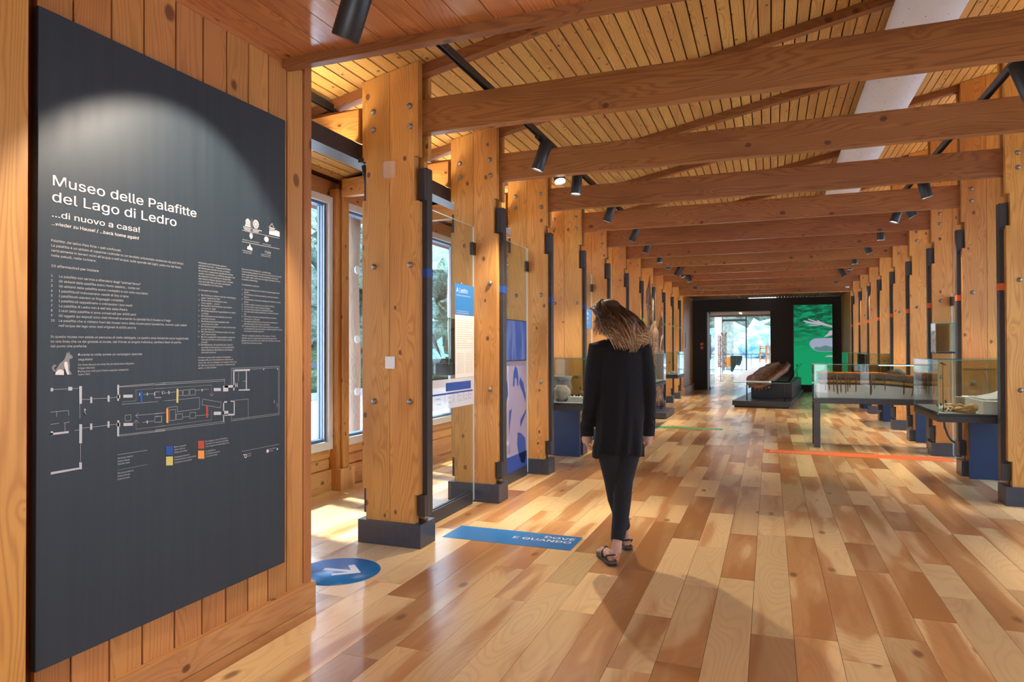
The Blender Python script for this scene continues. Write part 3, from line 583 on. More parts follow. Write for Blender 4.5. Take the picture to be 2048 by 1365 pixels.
den = [('Die Pfahlbauten dienten nicht der Verteidigung', 'gegen "gefährliche Tiere"'), ('Die Bewohner der Pfahlbauten waren', 'Homo sapiens ... wie wir'), ('Die Bewohner der Pfahlbauten waren Bauern', 'und nicht nur Jäger'), ('Die Pfahlbaumenschen trugen Kleider aus Leinen', 'und Wolle'), ('Die Pfahlbaumenschen bedienten sich einer', 'kompletten Sprache'), ('Die Pfahlbaumenschen bestatteten oder', 'verbrannten ihre Toten'), ('Die Pfahlbautensiedlung von Ledro stammt nicht', 'aus der Steinzeit'), ('Die Überreste der Pfahlbauten haben sich über', '4000 Jahre erhalten'), ('Die hier ausgestellten Gegenstände wurden bei', 'Grabungen am Ufer zwischen Museum und See', 'gefunden'), ('Die Pfahlbauten, die außerhalb des Museums', 'besichtigt werden können, sind hypothetische', 'Rekonstruktionen. Die Pfähle im der Wasser', 'sind 4000 Jahre alt')]
z = 1.5725
for k, ss in enumerate(den):
    L.append((str(k+1), 2.186, z, .0122))
    for s in ss: L.append((s, 2.202, z, .0122, len(s)*.00425)); z -= .01105
z -= .0095
for s in ['In diesem Museum gibt es keinen festgelegten', 'Rundgang. Die vier Themenbereiche verlaufen auf', 'einer Linie, die vom Globalen zum Lokalen führt, von', 'der Welt zum einzelnen Individuum. Sie können dort', 'starten, wo Sie möchten.']:
    L.append((s, 2.186, z, .0122, len(s)*.0042)); z -= .01105
lines(L, 'text_column')
en = ['Pile: from the Old English pil = pointed stake.', 'A pile dwelling settlement is a group of huts built on horizontal', 'planks supported by piles vertically embedded in land close', 'to or under water: on the shores of lakes, the banks of rivers,', 'in marshes and peat bogs.']
L = [(s, 2.436, 1.708-k*.0116, .0122, len(s)*.0041) for k, s in enumerate(en)]
L.append(('10 statements to start with', 2.436, 1.637, .0122, .11))
enn = [('The pile dwellings were not built for defence against wild', 'animals'), ('The inhabitants of the pile dwellings were Homo sapiens...', 'like us'), ('The inhabitants of the pile dwellings were farmers, not just', 'hunters'), ('The pile dwellers wore linen and woollen clothing',), ('The pile dwellers used a complete language',), ('The pile dwellers buried or cremated their dead',), ('The Ledro pile dwelling settlement is not from the Stone', 'Age'), ('The remains of the pile dwelling settlement have been', 'preserved for 4,000 years'), ('The objects exhibited here were found by excavating the', 'lake bank between the museum and the lake'), ('The pile dwellings that can be visited outside the museum', 'are hypothetical reconstructions, while the piles still visible', 'in the water are 4000 years old')]
z = 1.6155
for k, ss in enumerate(enn):
    L.append((str(k+1), 2.436, z, .0122))
    for s in ss: L.append((s, 2.450, z, .0122, len(s)*.0041)); z -= .01115
z -= .0095
for s in ['There is no obligatory pathway in this museum. The four', 'thematic areas are organized along an axis that goes from', 'global to local and from the world to the individual. Feel free', 'to start from wherever you like.']:
    L.append((s, 2.436, z, .0122, len(s)*.0041)); z -= .0113
lines(L, 'text_column')
lines([(s, 1.812, z, .0125, w) for s, z, w in (('Percorso interno', .9435, .064), ('Interne Route', .9325, .05), ('Internal route', .922, .05), ('Percorso esterno', .889, .066), ('Externe Route', .878, .052), ('External route', .867, .05))] +
      [(s, y, z, .0122, w) for s, y, z, w in (('Dove e quando', 2.065, .9505, .06), ('Wann und wo', 2.065, .9395, .054), ('Where and when', 2.065, .9285, .065), ('Paesaggi preistorici', 2.065, .9095, .077), ('Prähistorische Landschaften', 2.065, .8985, .112), ('Prehistoric landscapes', 2.065, .8875, .09), ('Da villaggio a sito archeologico', 2.226, .952, .124), ('Vom Dorf zur Ausgrabungsstätte', 2.226, .941, .13), ('From village to archaeological site', 2.226, .930, .134), ('Io palafitticolo', 2.226, .910, .055), ('Ich Pfahlbaumensch', 2.226, .899, .08), ('I, the pile dweller', 2.226, .888, .067))], 'legend', 'ink2')['kind'] = 'stuff'
mb = MB()
for q in PL: line(mb, pl, q)
for q in PD: dots(mb, pl, q)
for q in PR: poly(mb, pl, q)
# information, toilets and exit signs of the plan
ellipse(mb, pl, (1.6845, 1.137), .0032, .0035, 10); line(mb, pl, [(1.6815,1.131),(1.685,1.131),(1.685,1.122),(1.681,1.122),(1.689,1.122)], .0016)
for y in (2.399, 2.409): ellipse(mb, pl, (y, 1.192), .0022, .0025, 8); poly(mb, pl, [(y-.003,1.188),(y+.003,1.188),(y+.002,1.176),(y-.002,1.176)])
ellipse(mb, pl, (2.386, 1.190), .002, .002, 8); line(mb, pl, [(2.386,1.187),(2.386,1.181),(2.391,1.181),(2.393,1.176)], .0013); ellipse(mb, pl, (2.386,1.179), .005, .005, 14, inner=.75)
ellipse(mb, pl, (2.653,1.098), .002, .002, 8); line(mb, pl, [(2.653,1.095),(2.651,1.088),(2.655,1.084)], .0014); line(mb, pl, [(2.649,1.091),(2.657,1.093)], .0012)
obj('floor_plan', mb, M['ink2'], t, kind='stuff')
mb = MB(); mc = {'blue': 0, 'yellow': 1, 'orange': 2, 'red': 3}
pl2 = Pl((PP+.0004, 0, 0), EX, EY)
for n_, q in PC:
    mb = MB(); poly(mb, pl2, q); obj('colour_key', mb, M['p_'+n_], t, label=n_+' printed colour mark of the floor plan')
mb = MB(); poly(mb, pl, DOG[0], 0); poly(mb, pl, DOG[1], 0)
for q in DOG[2:]: poly(mb, pl2, q, 1)
obj('dog_drawing', mb, [plain('print_dog_grey', (.23,.23,.23), .6), M['ink']], t)
mb = MB()
def P4(a0, b0, a1, b1): poly(mb, pl, [(a0,b0),(a1,b0),(a1,b1),(a0,b1)])
# temple emblem, ring emblem, stilt house emblem, crests
poly(mb, pl, [(2.458,1.937),(2.490,1.937),(2.474,1.948)]); P4(2.455,1.910,2.493,1.915)
for k in range(6): P4(2.460+k*.0054,1.916,2.463+k*.0054,1.936)
line(mb, pl, [(2.5005,1.949),(2.5005,1.888)], .001)
for r in (1., .72, .45): ellipse(mb, pl, (2.526,1.930), .0185*r, .0205*r, 30, inner=.82)
poly(mb, pl, [(2.526,1.938),(2.520,1.930),(2.526,1.922),(2.532,1.930)])
for k, w in enumerate((.052,.044,.040,.036)): P4(2.444+k*.004,1.9035-k*.0055,2.444+k*.004+w,1.9058-k*.0055)
for k, w in enumerate((.060,.042,.036,.09)): P4(2.506,1.9035-k*.0055,2.506+w,1.9058-k*.0055)
line(mb, pl, [(2.620,1.936),(2.636,1.952),(2.648,1.934)], .0022); line(mb, pl, [(2.614,1.932),(2.658,1.930)], .0022)
for k in range(7): P4(2.618+k*.0052,1.913,2.6205+k*.0052,1.931)
poly(mb, pl, [(2.616,1.912),(2.640,1.914),(2.664,1.924),(2.690,1.920),(2.690,1.896),(2.616,1.897)])
line(mb, pl, [(2.439,1.888),(2.689,1.888)], .0013); line(mb, pl, [(2.439,1.836),(2.689,1.836)], .0013)
poly(mb, pl, [(2.485,1.876),(2.505,1.876),(2.505,1.866),(2.495,1.855),(2.485,1.866)]); poly(mb, pl, [(2.484,1.884),(2.488,1.878),(2.502,1.878),(2.506,1.884),(2.499,1.881),(2.495,1.886),(2.491,1.881)])
ellipse(mb, pl, (2.597,1.870), .0155, .0128, 24, inner=.86); ellipse(mb, pl, (2.597,1.870), .0115, .0125, 20)
poly(mb, pl, [(2.469,1.806),(2.472,1.820),(2.478,1.818),(2.487,1.832),(2.496,1.817),(2.503,1.815),(2.503,1.803)])
obj('emblems', mb, M['ink'], t, kind='stuff')
lines([('PROVINCIA AUTONOMA DI TRENTO', 2.441, 1.843, .0098, .109), ('COMUNE DI LEDRO', 2.570, 1.842, .0098, .058), ('Museo delle Palafitte', 2.439, 1.794, .0095, .062), ('del Lago di Ledro', 2.445, 1.786, .0095, .052), ('MuSe', 2.586, 1.803, .024, .042), ('la rete dei Musei', 2.560, 1.794, .0095, .066), ('delle Scienze di Trento', 2.560, 1.786, .0095, .066), ('Comunità', 2.471, .863, .011, .026), ('Ledro', 2.471, .853, .011, .026), ('Cassa Rurale', 2.618, .865, .012, .045), ('di Ledro', 2.618, .855, .012, .026)], 'small_print')['kind'] = 'stuff'
mb = MB(); ellipse(mb, pl, (2.607,.860), .0085, .0085, 20); ellipse(mb, pl, (2.462,.858), .0085, .009, 20, inner=.6); line(mb, pl, [(2.448,.866),(2.456,.866)], .003); ellipse(mb, pl, (2.675,.860), .005, .005, 14)
obj('sponsor_marks', mb, M['ink'], t, kind='stuff')
# ------------------------------------------------------------------ vinyl on the floor
FX, FY = (1, 0, 0), (0, 1, 0)
def strip(x0, x1, y0, y1, mat, label, texts, tm='ink'):
    t = thing('floor_strip', label, 'floor marking', ((x0+x1)/2, (y0+y1)/2, 0))
    mb = MB(); mb.box(x0, x1, y0, y1, .0004, .0012); obj('vinyl', mb, M[mat], t)
    mb = MB()
    for s, x, y, size, w, al in texts: text_into(mb, s, size, (x, y, .0018), FX, FY, width=w, align=al, res=4, bold=.002)
    obj('lettering', mb, M['ink'], t)
strip(-2.194, -1.2465, 4.349, 4.682, 'blue', 'blue vinyl strip on the planks reading DOVE E QUANDO', [('DOVE', -1.284, 4.578, .092, .225, 'RIGHT'), ('E QUANDO', -1.290, 4.499, .092, .43, 'RIGHT')])
strip(-.06, 2.03, 9.25, 9.56, 'orange', 'orange vinyl strip on the planks before the long display table', [('IO', -.003, 9.46, .10, .07, 'LEFT'), ('PALAFITTICOLO', -.003, 9.37, .10, .655, 'LEFT')])
strip(-1.86, -.73, 11.50, 11.735, 'green', 'green vinyl strip on the planks beside the ancient posts', [('PAESAGGI', -.78, 11.64, .085, .40, 'RIGHT'), ('PREISTORICI', -.78, 11.56, .085, .50, 'RIGHT')])
t = thing('floor_sticker', 'round blue vinyl dot with a white arrow on the planks beside the poster wall', 'floor marking', (-2.475, 3.47, 0))
mb = MB(); mb.lathe([(.0001,.0012),(.252,.0012),(.252,.0004)][::-1], c=(-2.448,3.468,0), n=48); obj('vinyl', mb, M['blue'], t)
mb = MB(); pf = Pl((0,0,.0018), FX, FY); tip = (-2.318,3.487)
poly(mb, pf, [(-2.300,3.487),(-2.425,3.605),(-2.450,3.572),(-2.385,3.508),(-2.555,3.487),(-2.545,3.448),(-2.378,3.470),(-2.455,3.412),(-2.435,3.382)])
obj('arrow', mb, M['ink'], t)
def film_mat(name, c, a):
    m, nt, N, Lk = new_mat(name); g = NG(nt); p = g.bsdf(c, .6, alpha=a); return m
# ------------------------------------------------------------------ lighting tracks, steel trough, textile duct
for x, z, y0, y1, lab in ((-1.75, 3.085, 2.86, 19.6, 'black lighting track above the left side of the hall'), (1.415, 3.085, 2.86, 19.6, 'black lighting track above the right side of the hall'), (-2.96, 3.085, 2.7, 19.6, 'black lighting track over the left window aisle')):
    t = thing('lighting_track', lab, 'track', (x, 10, z))
    mb = MB(); mb.box(x-.018, x+.018, y0, y1, z-.004, z+.03, ax=1); mb.box(x-.018, x-.012, y0, y1, z-.016, z-.004); mb.box(x+.012, x+.018, y0, y1, z-.016, z-.004); obj('rail', mb, M['black'], t)
    for n in range(1, 12):
        if z < 3.09 and x > -2: break
        mb = MB(); mb.box(x-.008, x+.008, YF(n)+.10, YF(n)+.12, z+.03, ROOF(x)-.071); obj('hanger', mb, M['black'], t)
t = thing('steel_trough', 'long charcoal steel trough running along behind the left columns', 'beam', (-2.78, 10, 2.73))
mb = MB(); mb.box(-2.85, -2.705, 2.65, 19.7, 2.678, 2.686, ax=1); mb.box(-2.713, -2.705, 2.65, 19.7, 2.686, 2.795, ax=1); mb.box(-2.85, -2.842, 2.65, 19.7, 2.686, 2.795, ax=1); obj('channel', mb, M['steel'], t)
mb = MB()
M['seam'] = plain('duct_seam', (.33,.36,.38), .6)
DC, DR = (1.015, 3.656), .21
prof = []; 
t = thing('air_duct', 'white perforated textile air duct hanging under the roof boards', 'duct', (DC[0], 11, DC[1]))
mb = MB(); mb.tube([(DC[0], y, DC[1]) for y in (2.86, 8, 14, 19.7)], DR, n=40, cap=True); obj('sleeve', mb, M['duct'], t)
for y in (3.45, 4.25, 5.9, 7.55, 9.2, 10.85, 12.5, 14.15): mb = MB(); mb.tube([(DC[0], y, DC[1]), (DC[0], y+.012, DC[1])], DR+.0025, n=40, cap=False); obj('seam_ring', mb, M['seam'], t)
mb = MB()
for k in range(60):
    y = 3.0+k*.27
    for a in (-.9, -.35, .25, .75):
        c, s = math.sin(a), -math.cos(a); p = Vector((DC[0]+c*(DR+.001), y+.07*(k % 2), DC[1]+s*(DR+.001)))
        mb.tube([p, p+Vector((c, 0, s))*.0008], .004, n=6)
obj('air_holes', mb, M['black'], t, kind='stuff')
# ------------------------------------------------------------------ spotlights
M['lamp'] = emit('lamp_glow', (1,.93,.82), 5.)
def spotlight(p, aim, L, R, z_top, lab, group=None, power=0, size=.9, glow=True, blend=.4, xs=None):
    """p = centre of the lower mouth; aim = pointing direction"""
    p = Vector(p); a = Vector(aim).normalized(); top = p-a*L
    t = thing('spotlight', lab, 'spotlight', tuple(top), group)
    mb = MB(); pts = [top, top+a*.004, p-a*.003, p]; mb.tube(pts, [R*.92, R, R, R*.97], n=20, cap=False)
    mb.tube([top-a*.0005, top], R*.92, n=20); obj('body', mb, M['black'], t)
    mb = MB(); mb.tube([p-a*.014, p-a*.0125], R*.86, n=20); obj('lens', mb, M['lamp'] if glow else M['black'], t)
    mb = MB(); mb.tube([p-a*.001, p-a*.013], [R*.97, R*.86], n=20, cap=False); obj('reflector', mb, M['bolt'], t)
    q = top+a*L*.22+Vector((0,0,R*1.1)) if xs is None else Vector(xs); mb = MB(); mb.tube([top+a*L*.2, q], R*.28, n=8); mb.tube([q, (q.x, q.y, z_top)], R*.22, n=8); mb.box(q.x-.018, q.x+.018, q.y-.05, q.y+.05, z_top-.03, z_top); obj('bracket', mb, M['black'], t)
    if power:
        ld = bpy.data.lights.new('beam', 'SPOT'); lo = bpy.data.objects.new('lamp', ld); COL.objects.link(lo); ld.energy = power; ld.color = (1,.86,.68)
        ld.spot_size = size; ld.spot_blend = blend; ld.shadow_soft_size = .03; lo.location = p+a*.01; lo.rotation_euler = a.to_track_quat('-Z','Y').to_euler()
    return t
spotlight((-1.476, 2.134, 2.507), (-.42, .12, -.85), .30, .052, ZE, 'large black cylinder spotlight at the top edge of the photo, under the entrance ceiling', glow=False)
ld = bpy.data.lights.new('panel_beam', 'SPOT'); lo = bpy.data.objects.new('panel_lamp', ld); COL.objects.link(lo); ld.energy = POSTER_W; ld.color = (1,.86,.70); ld.spot_size = 1.40; ld.spot_blend = .35; ld.shadow_soft_size = .015; lo.location = (-1.482, 2.135, 2.495); lo.rotation_euler = Vector((-.643, -.06, -.766)).to_track_quat('-Z','Y').to_euler()
SG = 'black cylinder spotlights on the tracks'
LS = [(-1.768, 5.23, -.36, -.05, 'lit black spotlight on the left track, nearest the camera there'), (-1.704, 5.67, .30, -.42, 'black spotlight with its round lens facing the viewer, left track'), (-1.708, 6.19, -.08, -.05, 'almost upright black spotlight beside the one facing the viewer'),
      (-1.746, 7.655, -.40, 0, 'tilted black spotlight on the left track behind the upright one'), (-1.753, 9.195, -.45, .0, 'fifth black spotlight along the left track'), (-1.776, 10.4, -.42, 0, 'sixth black spotlight along the left track'), (-1.756, 11.73, 0, 0, 'seventh black spotlight along the left track, pointing straight down'),
      (-1.75, 12.77, -.2, 0, 'eighth black spotlight along the left track'), (-1.76, 13.95, -.5, 0, 'outward tilted twin of the far pair on the left track'), (-1.65, 14.3, .5, 0, 'inward tilted twin of the far pair on the left track'), (-1.65, 15.41, .3, 0, 'black spotlight behind the far pair on the left track'), (-1.74, 17.32, -.3, 0, 'next to last black spotlight of the left track'), (-1.67, 18.5, .15, 0, 'last black spotlight of the left track'),
      (1.46, 4.80, .36, .0, 'large black spotlight at the right edge of the photo'), (1.44, 7.57, .25, 0, 'second black spotlight along the right track'), (1.36, 8.95, -.34, 0, 'inward tilted spotlight of the near pair on the right track'), (1.50, 8.62, .5, 0, 'outward tilted spotlight of the near pair on the right track'),
      (1.42, 10.37, 0, 0, 'black spotlight pointing straight down behind the pair, right track'), (1.45, 11.75, .3, 0, 'sixth black spotlight along the right track'), (1.40, 13.2, .05, 0, 'seventh black spotlight along the right track'), (1.42, 14.14, .1, 0, 'eighth black spotlight along the right track'), (1.44, 15.4, .5, 0, 'next to last black spotlight of the right track'), (1.43, 16.9, .4, 0, 'last black spotlight of the right track')]
for k, (x, y, ax, ay, lab) in enumerate(LS):
    tx = -1.75 if x < 0 else 1.415
    spotlight((x, y, 2.80), (ax, ay, -1), .25, .050, 3.082, lab, SG, power=SPOT_W, size=1.15, blend=.8, xs=(tx, y, 3.05))
t = spotlight((-2.66, 4.10, 2.52), (.1, .1, -1), .12, .018, 2.68, 'tiny black spotlight under the steel trough beside the first column', glow=False)
# ------------------------------------------------------------------ glass panels between columns 1-2 and 2-3
def gpane(name, x0, x1, y0, y1, z0, z1, parent, mats=None):
    mb = MB(); mb.pane(x0, x1, y0, y1, z0, z1); return obj(name, mb, mats or [M['glass'], M['edge']], parent)
GX = -2.431
def glass_panel(n, lab):
    y0, y1 = YF(n)+.225, YF(n+1)-.006
    t = thing('glass_panel', lab, 'glass panel', (GX, (y0+y1)/2, 0))
    gpane('pane', GX-.006, GX+.006, y0, y1, .02, 2.415, t, [M['glass'], M['edge_pale']])
    mb = MB(); mb.box(GX-.028, GX-.008, y0, y1-.07, 0, .10, ax=1); mb.box(GX+.008, GX+.02, y0, y1-.07, 0, .10, ax=1); obj('floor_channel', mb, M['steel'], t)
    mb = MB(); mb.box(GX-.014, GX+.014, y1-.045, y1+.025, 2.165, 2.275, bev=.002); obj('clip', mb, M['black'], t)
    return t
t1 = glass_panel(1, 'clear glass panel between the first two left columns'); t2 = glass_panel(2, 'clear glass panel with blue print between the second and third left columns')
gl = Pl((GX+.0075, 0, 0), EX, EY); GP = GX+.0085
M['film'] = None
M['film'] = film_mat('frosted_film', (.72,.74,.80), .62); M['film_text'] = film_mat('pale_text_film', (.82,.76,.68), .93); M['film_blue'] = film_mat('blue_film', (.02,.08,.42), .62); M['film_lilac'] = film_mat('lilac_film', (.42,.38,.55), .5)
def gtext(name, items, mat, parent, x=None):
    mb = MB()
    for s, y, z, size, w in items: text_into(mb, s, size, (x or GP+.0008, y, z), EX, EY, width=w)
    return obj(name, mb, mat, parent)
def film(name, y0, y1, z0, z1, mat, parent, x=GX+.0075):
    mb = MB(); mb.box(x, x+.0006, y0, y1, z0, z1); return obj(name, mb, mat, parent)
film('blue_title_film', 5.045, 5.430, 1.628, 1.885, M['blue'], t1)
gtext('title', [('A Ledro', 5.07, 1.815, .075, .225), ('Età del Bronzo, Palafitte, 4000 anni fa', 5.07, 1.785, .020, .29), ('In Ledro Bronze Age, 4000 years', 5.07, 1.655, .017, .25), ('Pile dwellings, lake settlement', 5.07, 1.638, .017, .25)], M['ink'], t1, GX+.0095)
film('text_film', 5.05, 5.430, 1.10, 1.625, M['film_text'], t1)
para = "La palafitta di Ledro è uno dei siti archeologici più importanti dell'età del Bronzo "
gtext('paragraph', [(para[k % 9:k % 9+62], 5.075, 1.575-.019*k, .017, .33 if k % 5 != 4 else .2) for k in range(13)]+[(para[k % 7:k % 7+26], 5.075, 1.30-.0135*k, .012, .145) for k in range(13)]+[(para[3+k % 7:k % 7+29], 5.255, 1.30-.0135*k, .012, .145) for k in range(13)], plain('print_grey_text', (.16,.14,.13), .6), t1)
film('timeline_film', 4.42, 5.430, .86, 1.098, M['film'], t1)
mb = MB(); gl2 = Pl((GX+.0087, 0, 0), EX, EY)
def R4(mb, pl, a0, b0, a1, b1, mi=0): poly(mb, pl, [(a0,b0),(a1,b0),(a1,b1),(a0,b1)], mi)
R4(mb, gl2, 4.875, 1.0, 5.36, 1.068); R4(mb, gl2, 4.45, .975, 5.40, .988)
for y in (4.62, 4.86, 5.02, 5.10, 5.21, 5.31): R4(mb, gl2, y, .90, y+.004, .975)
obj('timeline_print', mb, M['blue_dark'], t1)
gtext('timeline_years', [('Il tempo', 4.90, 1.045, .02, .09), ('Mesolitico', 4.52, .945, .018, .07), ('8500', 4.54, .905, .024, .055), ('Neolitico', 4.70, .945, .018, .08), ('5500', 4.72, .900, .026, .07), ('Rame', 4.92, .945, .018, .05), ('3500', 4.92, .902, .026, .06), ('Bronzo', 5.12, .945, .018, .05), ('2200', 5.12, .905, .024, .05), ('Ferro', 5.235, .945, .018, .04), ('900', 5.235, .91, .024, .04), ('Roma', 5.33, .945, .018, .04), ('15', 5.33, .912, .024, .03)], M['p_blue'], t1, GX+.0095)
# panel 2: big blue printed figure (a standing woman with a bundle) and the monitor
film('blue_film', 5.72, 6.80, .06, 1.60, M['film_lilac'], t2)
mb = MB()
fig = [(6.52,1.12),(6.50,1.16),(6.45,1.17),(6.40,1.14),(6.38,1.06),(6.39,.98),(6.43,.97),(6.44,.92),(6.36,.84),(6.30,.70),(6.28,.60),(6.34,.62),(6.42,.74),(6.46,.62),(6.44,.40),(6.42,.20),(6.60,.20),(6.62,.42),(6.64,.66),(6.66,.84),(6.60,.95),(6.53,.98),(6.54,1.05)]
obj_f = MB(); poly(obj_f, gl2, [(6.39,.97),(6.41,1.10),(6.46,1.165),(6.52,1.13),(6.555,1.05),(6.55,.97),(6.51,.95),(6.50,1.03),(6.45,1.05),(6.43,.95)])
poly(obj_f, gl2, [(6.57,.98),(6.66,.90),(6.76,.78),(6.775,.84),(6.70,.98),(6.60,1.05)]); poly(obj_f, gl2, [(6.60,.52),(6.78,.66),(6.78,.70),(6.60,.60)])
poly(obj_f, gl2, [(6.52,.48),(6.60,.47),(6.75,.40),(6.78,.20),(6.72,.14),(6.62,.16),(6.55,.26),(6.51,.36)]); poly(obj_f, gl2, [(6.28,.72),(6.36,.74),(6.30,.56),(6.28,.48)])
poly(obj_f, gl2, [(6.02,.85),(6.06,1.02),(6.24,1.02),(6.26,.88),(6.20,.80),(6.08,.80)]); obj('figure_print', obj_f, M['p_blue'], t2)
film('blue_foot_film', 5.80, 6.80, .06, .26, M['film_blue'], t2, GX+.0081)
gtext('vertical_word', [('1', 6.06, .34, .16, .05), ('500', 6.14, .30, .16, .16)], M['p_blue'], t2, GX+.0095)
t = thing('monitor', 'thin black framed wall screen with blue picture on the blue printed glass', 'screen', (GX+.02, 6.45, 1.22))
mb = MB(); mb.box(GX+.010, GX+.030, 6.13, 6.74, 1.215, 1.632, bev=.002); obj('casing', mb, M['black'], t)
def screen_mat():
    m, nt, N, Lk = new_mat('monitor_picture'); g = NG(nt); tt = g.n('ShaderNodeTexCoord'); s = g.n('ShaderNodeSeparateXYZ'); Lk.new(tt.outputs['Object'], s.inputs[0])
    f = g.noise(g.comb(g.math('MULTIPLY', s.outputs[1], 9.), g.math('MULTIPLY', s.outputs[2], 1.5), 0), 1., 2., .5)
    c = g.mix(g.sstep(f, .4, .65), (.045,.065,.20), (.10,.12,.25)); e = g.n('ShaderNodeEmission'); Lk.new(c, e.inputs[0]); e.inputs[1].default_value = .9
    o = g.n('ShaderNodeOutputMaterial'); Lk.new(e.outputs[0], o.inputs[0]); return m
mb = MB(); mb.box(GX+.030, GX+.0306, 6.14, 6.73, 1.225, 1.622); obj('picture', mb, screen_mat(), t)
# third glass panel strip (between columns 4 and 5) with its blue title
t4 = glass_panel(4, 'clear glass panel with a blue title between the fourth and fifth left columns')
film('blue_title_film', YF(5)-.40, YF(5)-.02, 1.62, 1.90, M['blue'], t4)
gtext('title', [('Età', YF(5)-.34, 1.82, .07, .12), ('di', YF(5)-.34, 1.75, .07, .09), ('Prehistoric age', YF(5)-.34, 1.70, .02, .14)], M['ink'], t4, GX+.0095)
gpR = thing('glass_panel', 'clear glass strip beside the fifth right column', 'glass panel', (2.09, 9.0, 0))
gpane('pane', 2.084, 2.096, YF(4)+.225, YF(5)-.006, .02, 2.0, gpR, [M['glass'], M['edge_pale']]); mb = MB(); mb.box(2.075, 2.105, YF(5)-.05, YF(5)+.02, 1.85, 1.96); obj('clip', mb, M['black'], gpR)
# ------------------------------------------------------------------ display cases
def case(lab, x0, x1, y0, y1, zb, zt, zg, legs=(), group=None, extra=None, top=True):
    t = thing('display_case', lab, 'display case', ((x0+x1)/2, (y0+y1)/2, zb))
    mb = MB(); mb.box(x0, x1, y0, y1, zb, zt-.022, bev=.002); obj('tray', mb, M['steel'], t)
    mb = MB(); mb.box(x0+.006, x1-.006, y0+.006, y1-.006, zt-.022, zt, bev=.001); obj('deck', mb, M['black'], t)
    mb = MB(); mb.box(x0+.016, x1-.016, y0+.016, y1-.016, zt, zt+.003); obj('liner', mb, plain('grey_liner', (.30,.30,.29), .6), t)
    g = .007
    gpane('glass_side', x0, x0+g, y0, y1, zt-.012, zg, t); gpane('glass_side', x1-g, x1, y0, y1, zt-.012, zg, t)
    gpane('glass_side', x0+g, x1-g, y0, y0+g, zt-.012, zg, t); gpane('glass_side', x0+g, x1-g, y1-g, y1, zt-.012, zg, t)
    if top: gpane('glass_top', x0, x1, y0, y1, zg, zg+.007, t)
    for a, b, c, d, e in legs:
        mb = MB(); mb.box(a, b, c, d, 0, zb, bev=.002); obj('support_board', mb, M[e], t)
    return t
c1 = case('small hanging glass case with a bronze dagger behind the first glass panel', -2.90, GX-.010, 4.98, 5.385, 1.125, 1.222, 1.59)
mb = MB(); mb.box(GX-.09, GX-.010, 4.62, 4.96, 1.035, 1.11, bev=.002); tag(obj('lock_box', mb, plain('brown_black_box', (.055,.05,.045), .5), loc=(GX-.05, 4.79, 1.035)), 'small dark metal box with two screws under the dagger case', 'box')
c2 = case('glass case with pottery on a slate tray between the third and fourth left columns', -2.66, -1.755, 7.12, 8.20, .665, .742, 1.225, [(-2.553, -2.20, 8.12, 8.16, 'blue_board')])
c3 = case('large glass case of bones and casts on a slate tray, right side of the hall', 1.425, 2.36, 7.14, 8.24, .665, .742, 1.225, [(1.90, 2.16, 8.13, 8.17, 'blue_board'), (2.20, 2.34, 8.13, 8.17, 'steel')])
c4 = case('glass case with carved finds before the ancient posts, left side', -2.62, -1.76, 11.33, 12.47, .69, .767, 1.24, [(-2.55, -2.2, 12.40, 12.44, 'blue_board')])
c5 = case('farthest glass case of the left row, with small pale finds', -2.62, -1.76, 14.15, 15.28, .71, .787, 1.255, [(-2.55, -2.2, 15.2, 15.24, 'blue_board')])
c6 = case('glass case behind the long display table, right side of the hall', 1.5, 2.36, 12.8, 13.89, .665, .742, 1.225, [(1.90, 2.3, 13.8, 13.84, 'blue_board')])
c7 = case('farthest glass case of the right row', 1.5, 2.36, 15.6, 16.7, .665, .742, 1.225, [(1.90, 2.3, 16.55, 16.59, 'blue_board')])
c8 = case('small glass cube fixed high beside the fifth right column', 1.86, 2.10, 9.42, 9.66, 1.27, 1.29, 1.63)
# navy foot boards seen under the long table
for y in (10.95,):
    mb = MB(); mb.box(1.92, 2.25, y, y+.04, 0, .66, bev=.002); tag(obj('foot_board', mb, M['blue_board'], loc=(2.1, y, 0)), 'deep blue foot board seen under the long display table', 'board')
# cable hanging on the fifth right column
mb = MB(); mb.tube([(2.00+.015*math.sin(k*.9), 9.62, .70-.05*k) for k in range(8)]+[(2.025, 9.62, .27), (2.06, 9.62, .21), (2.10, 9.62, .18)], .013, n=8); tag(obj('cable', mb, M['black'], loc=(1.95, 9.55, .3)), 'thick black cable curving down beside a right column behind the table', 'cable')
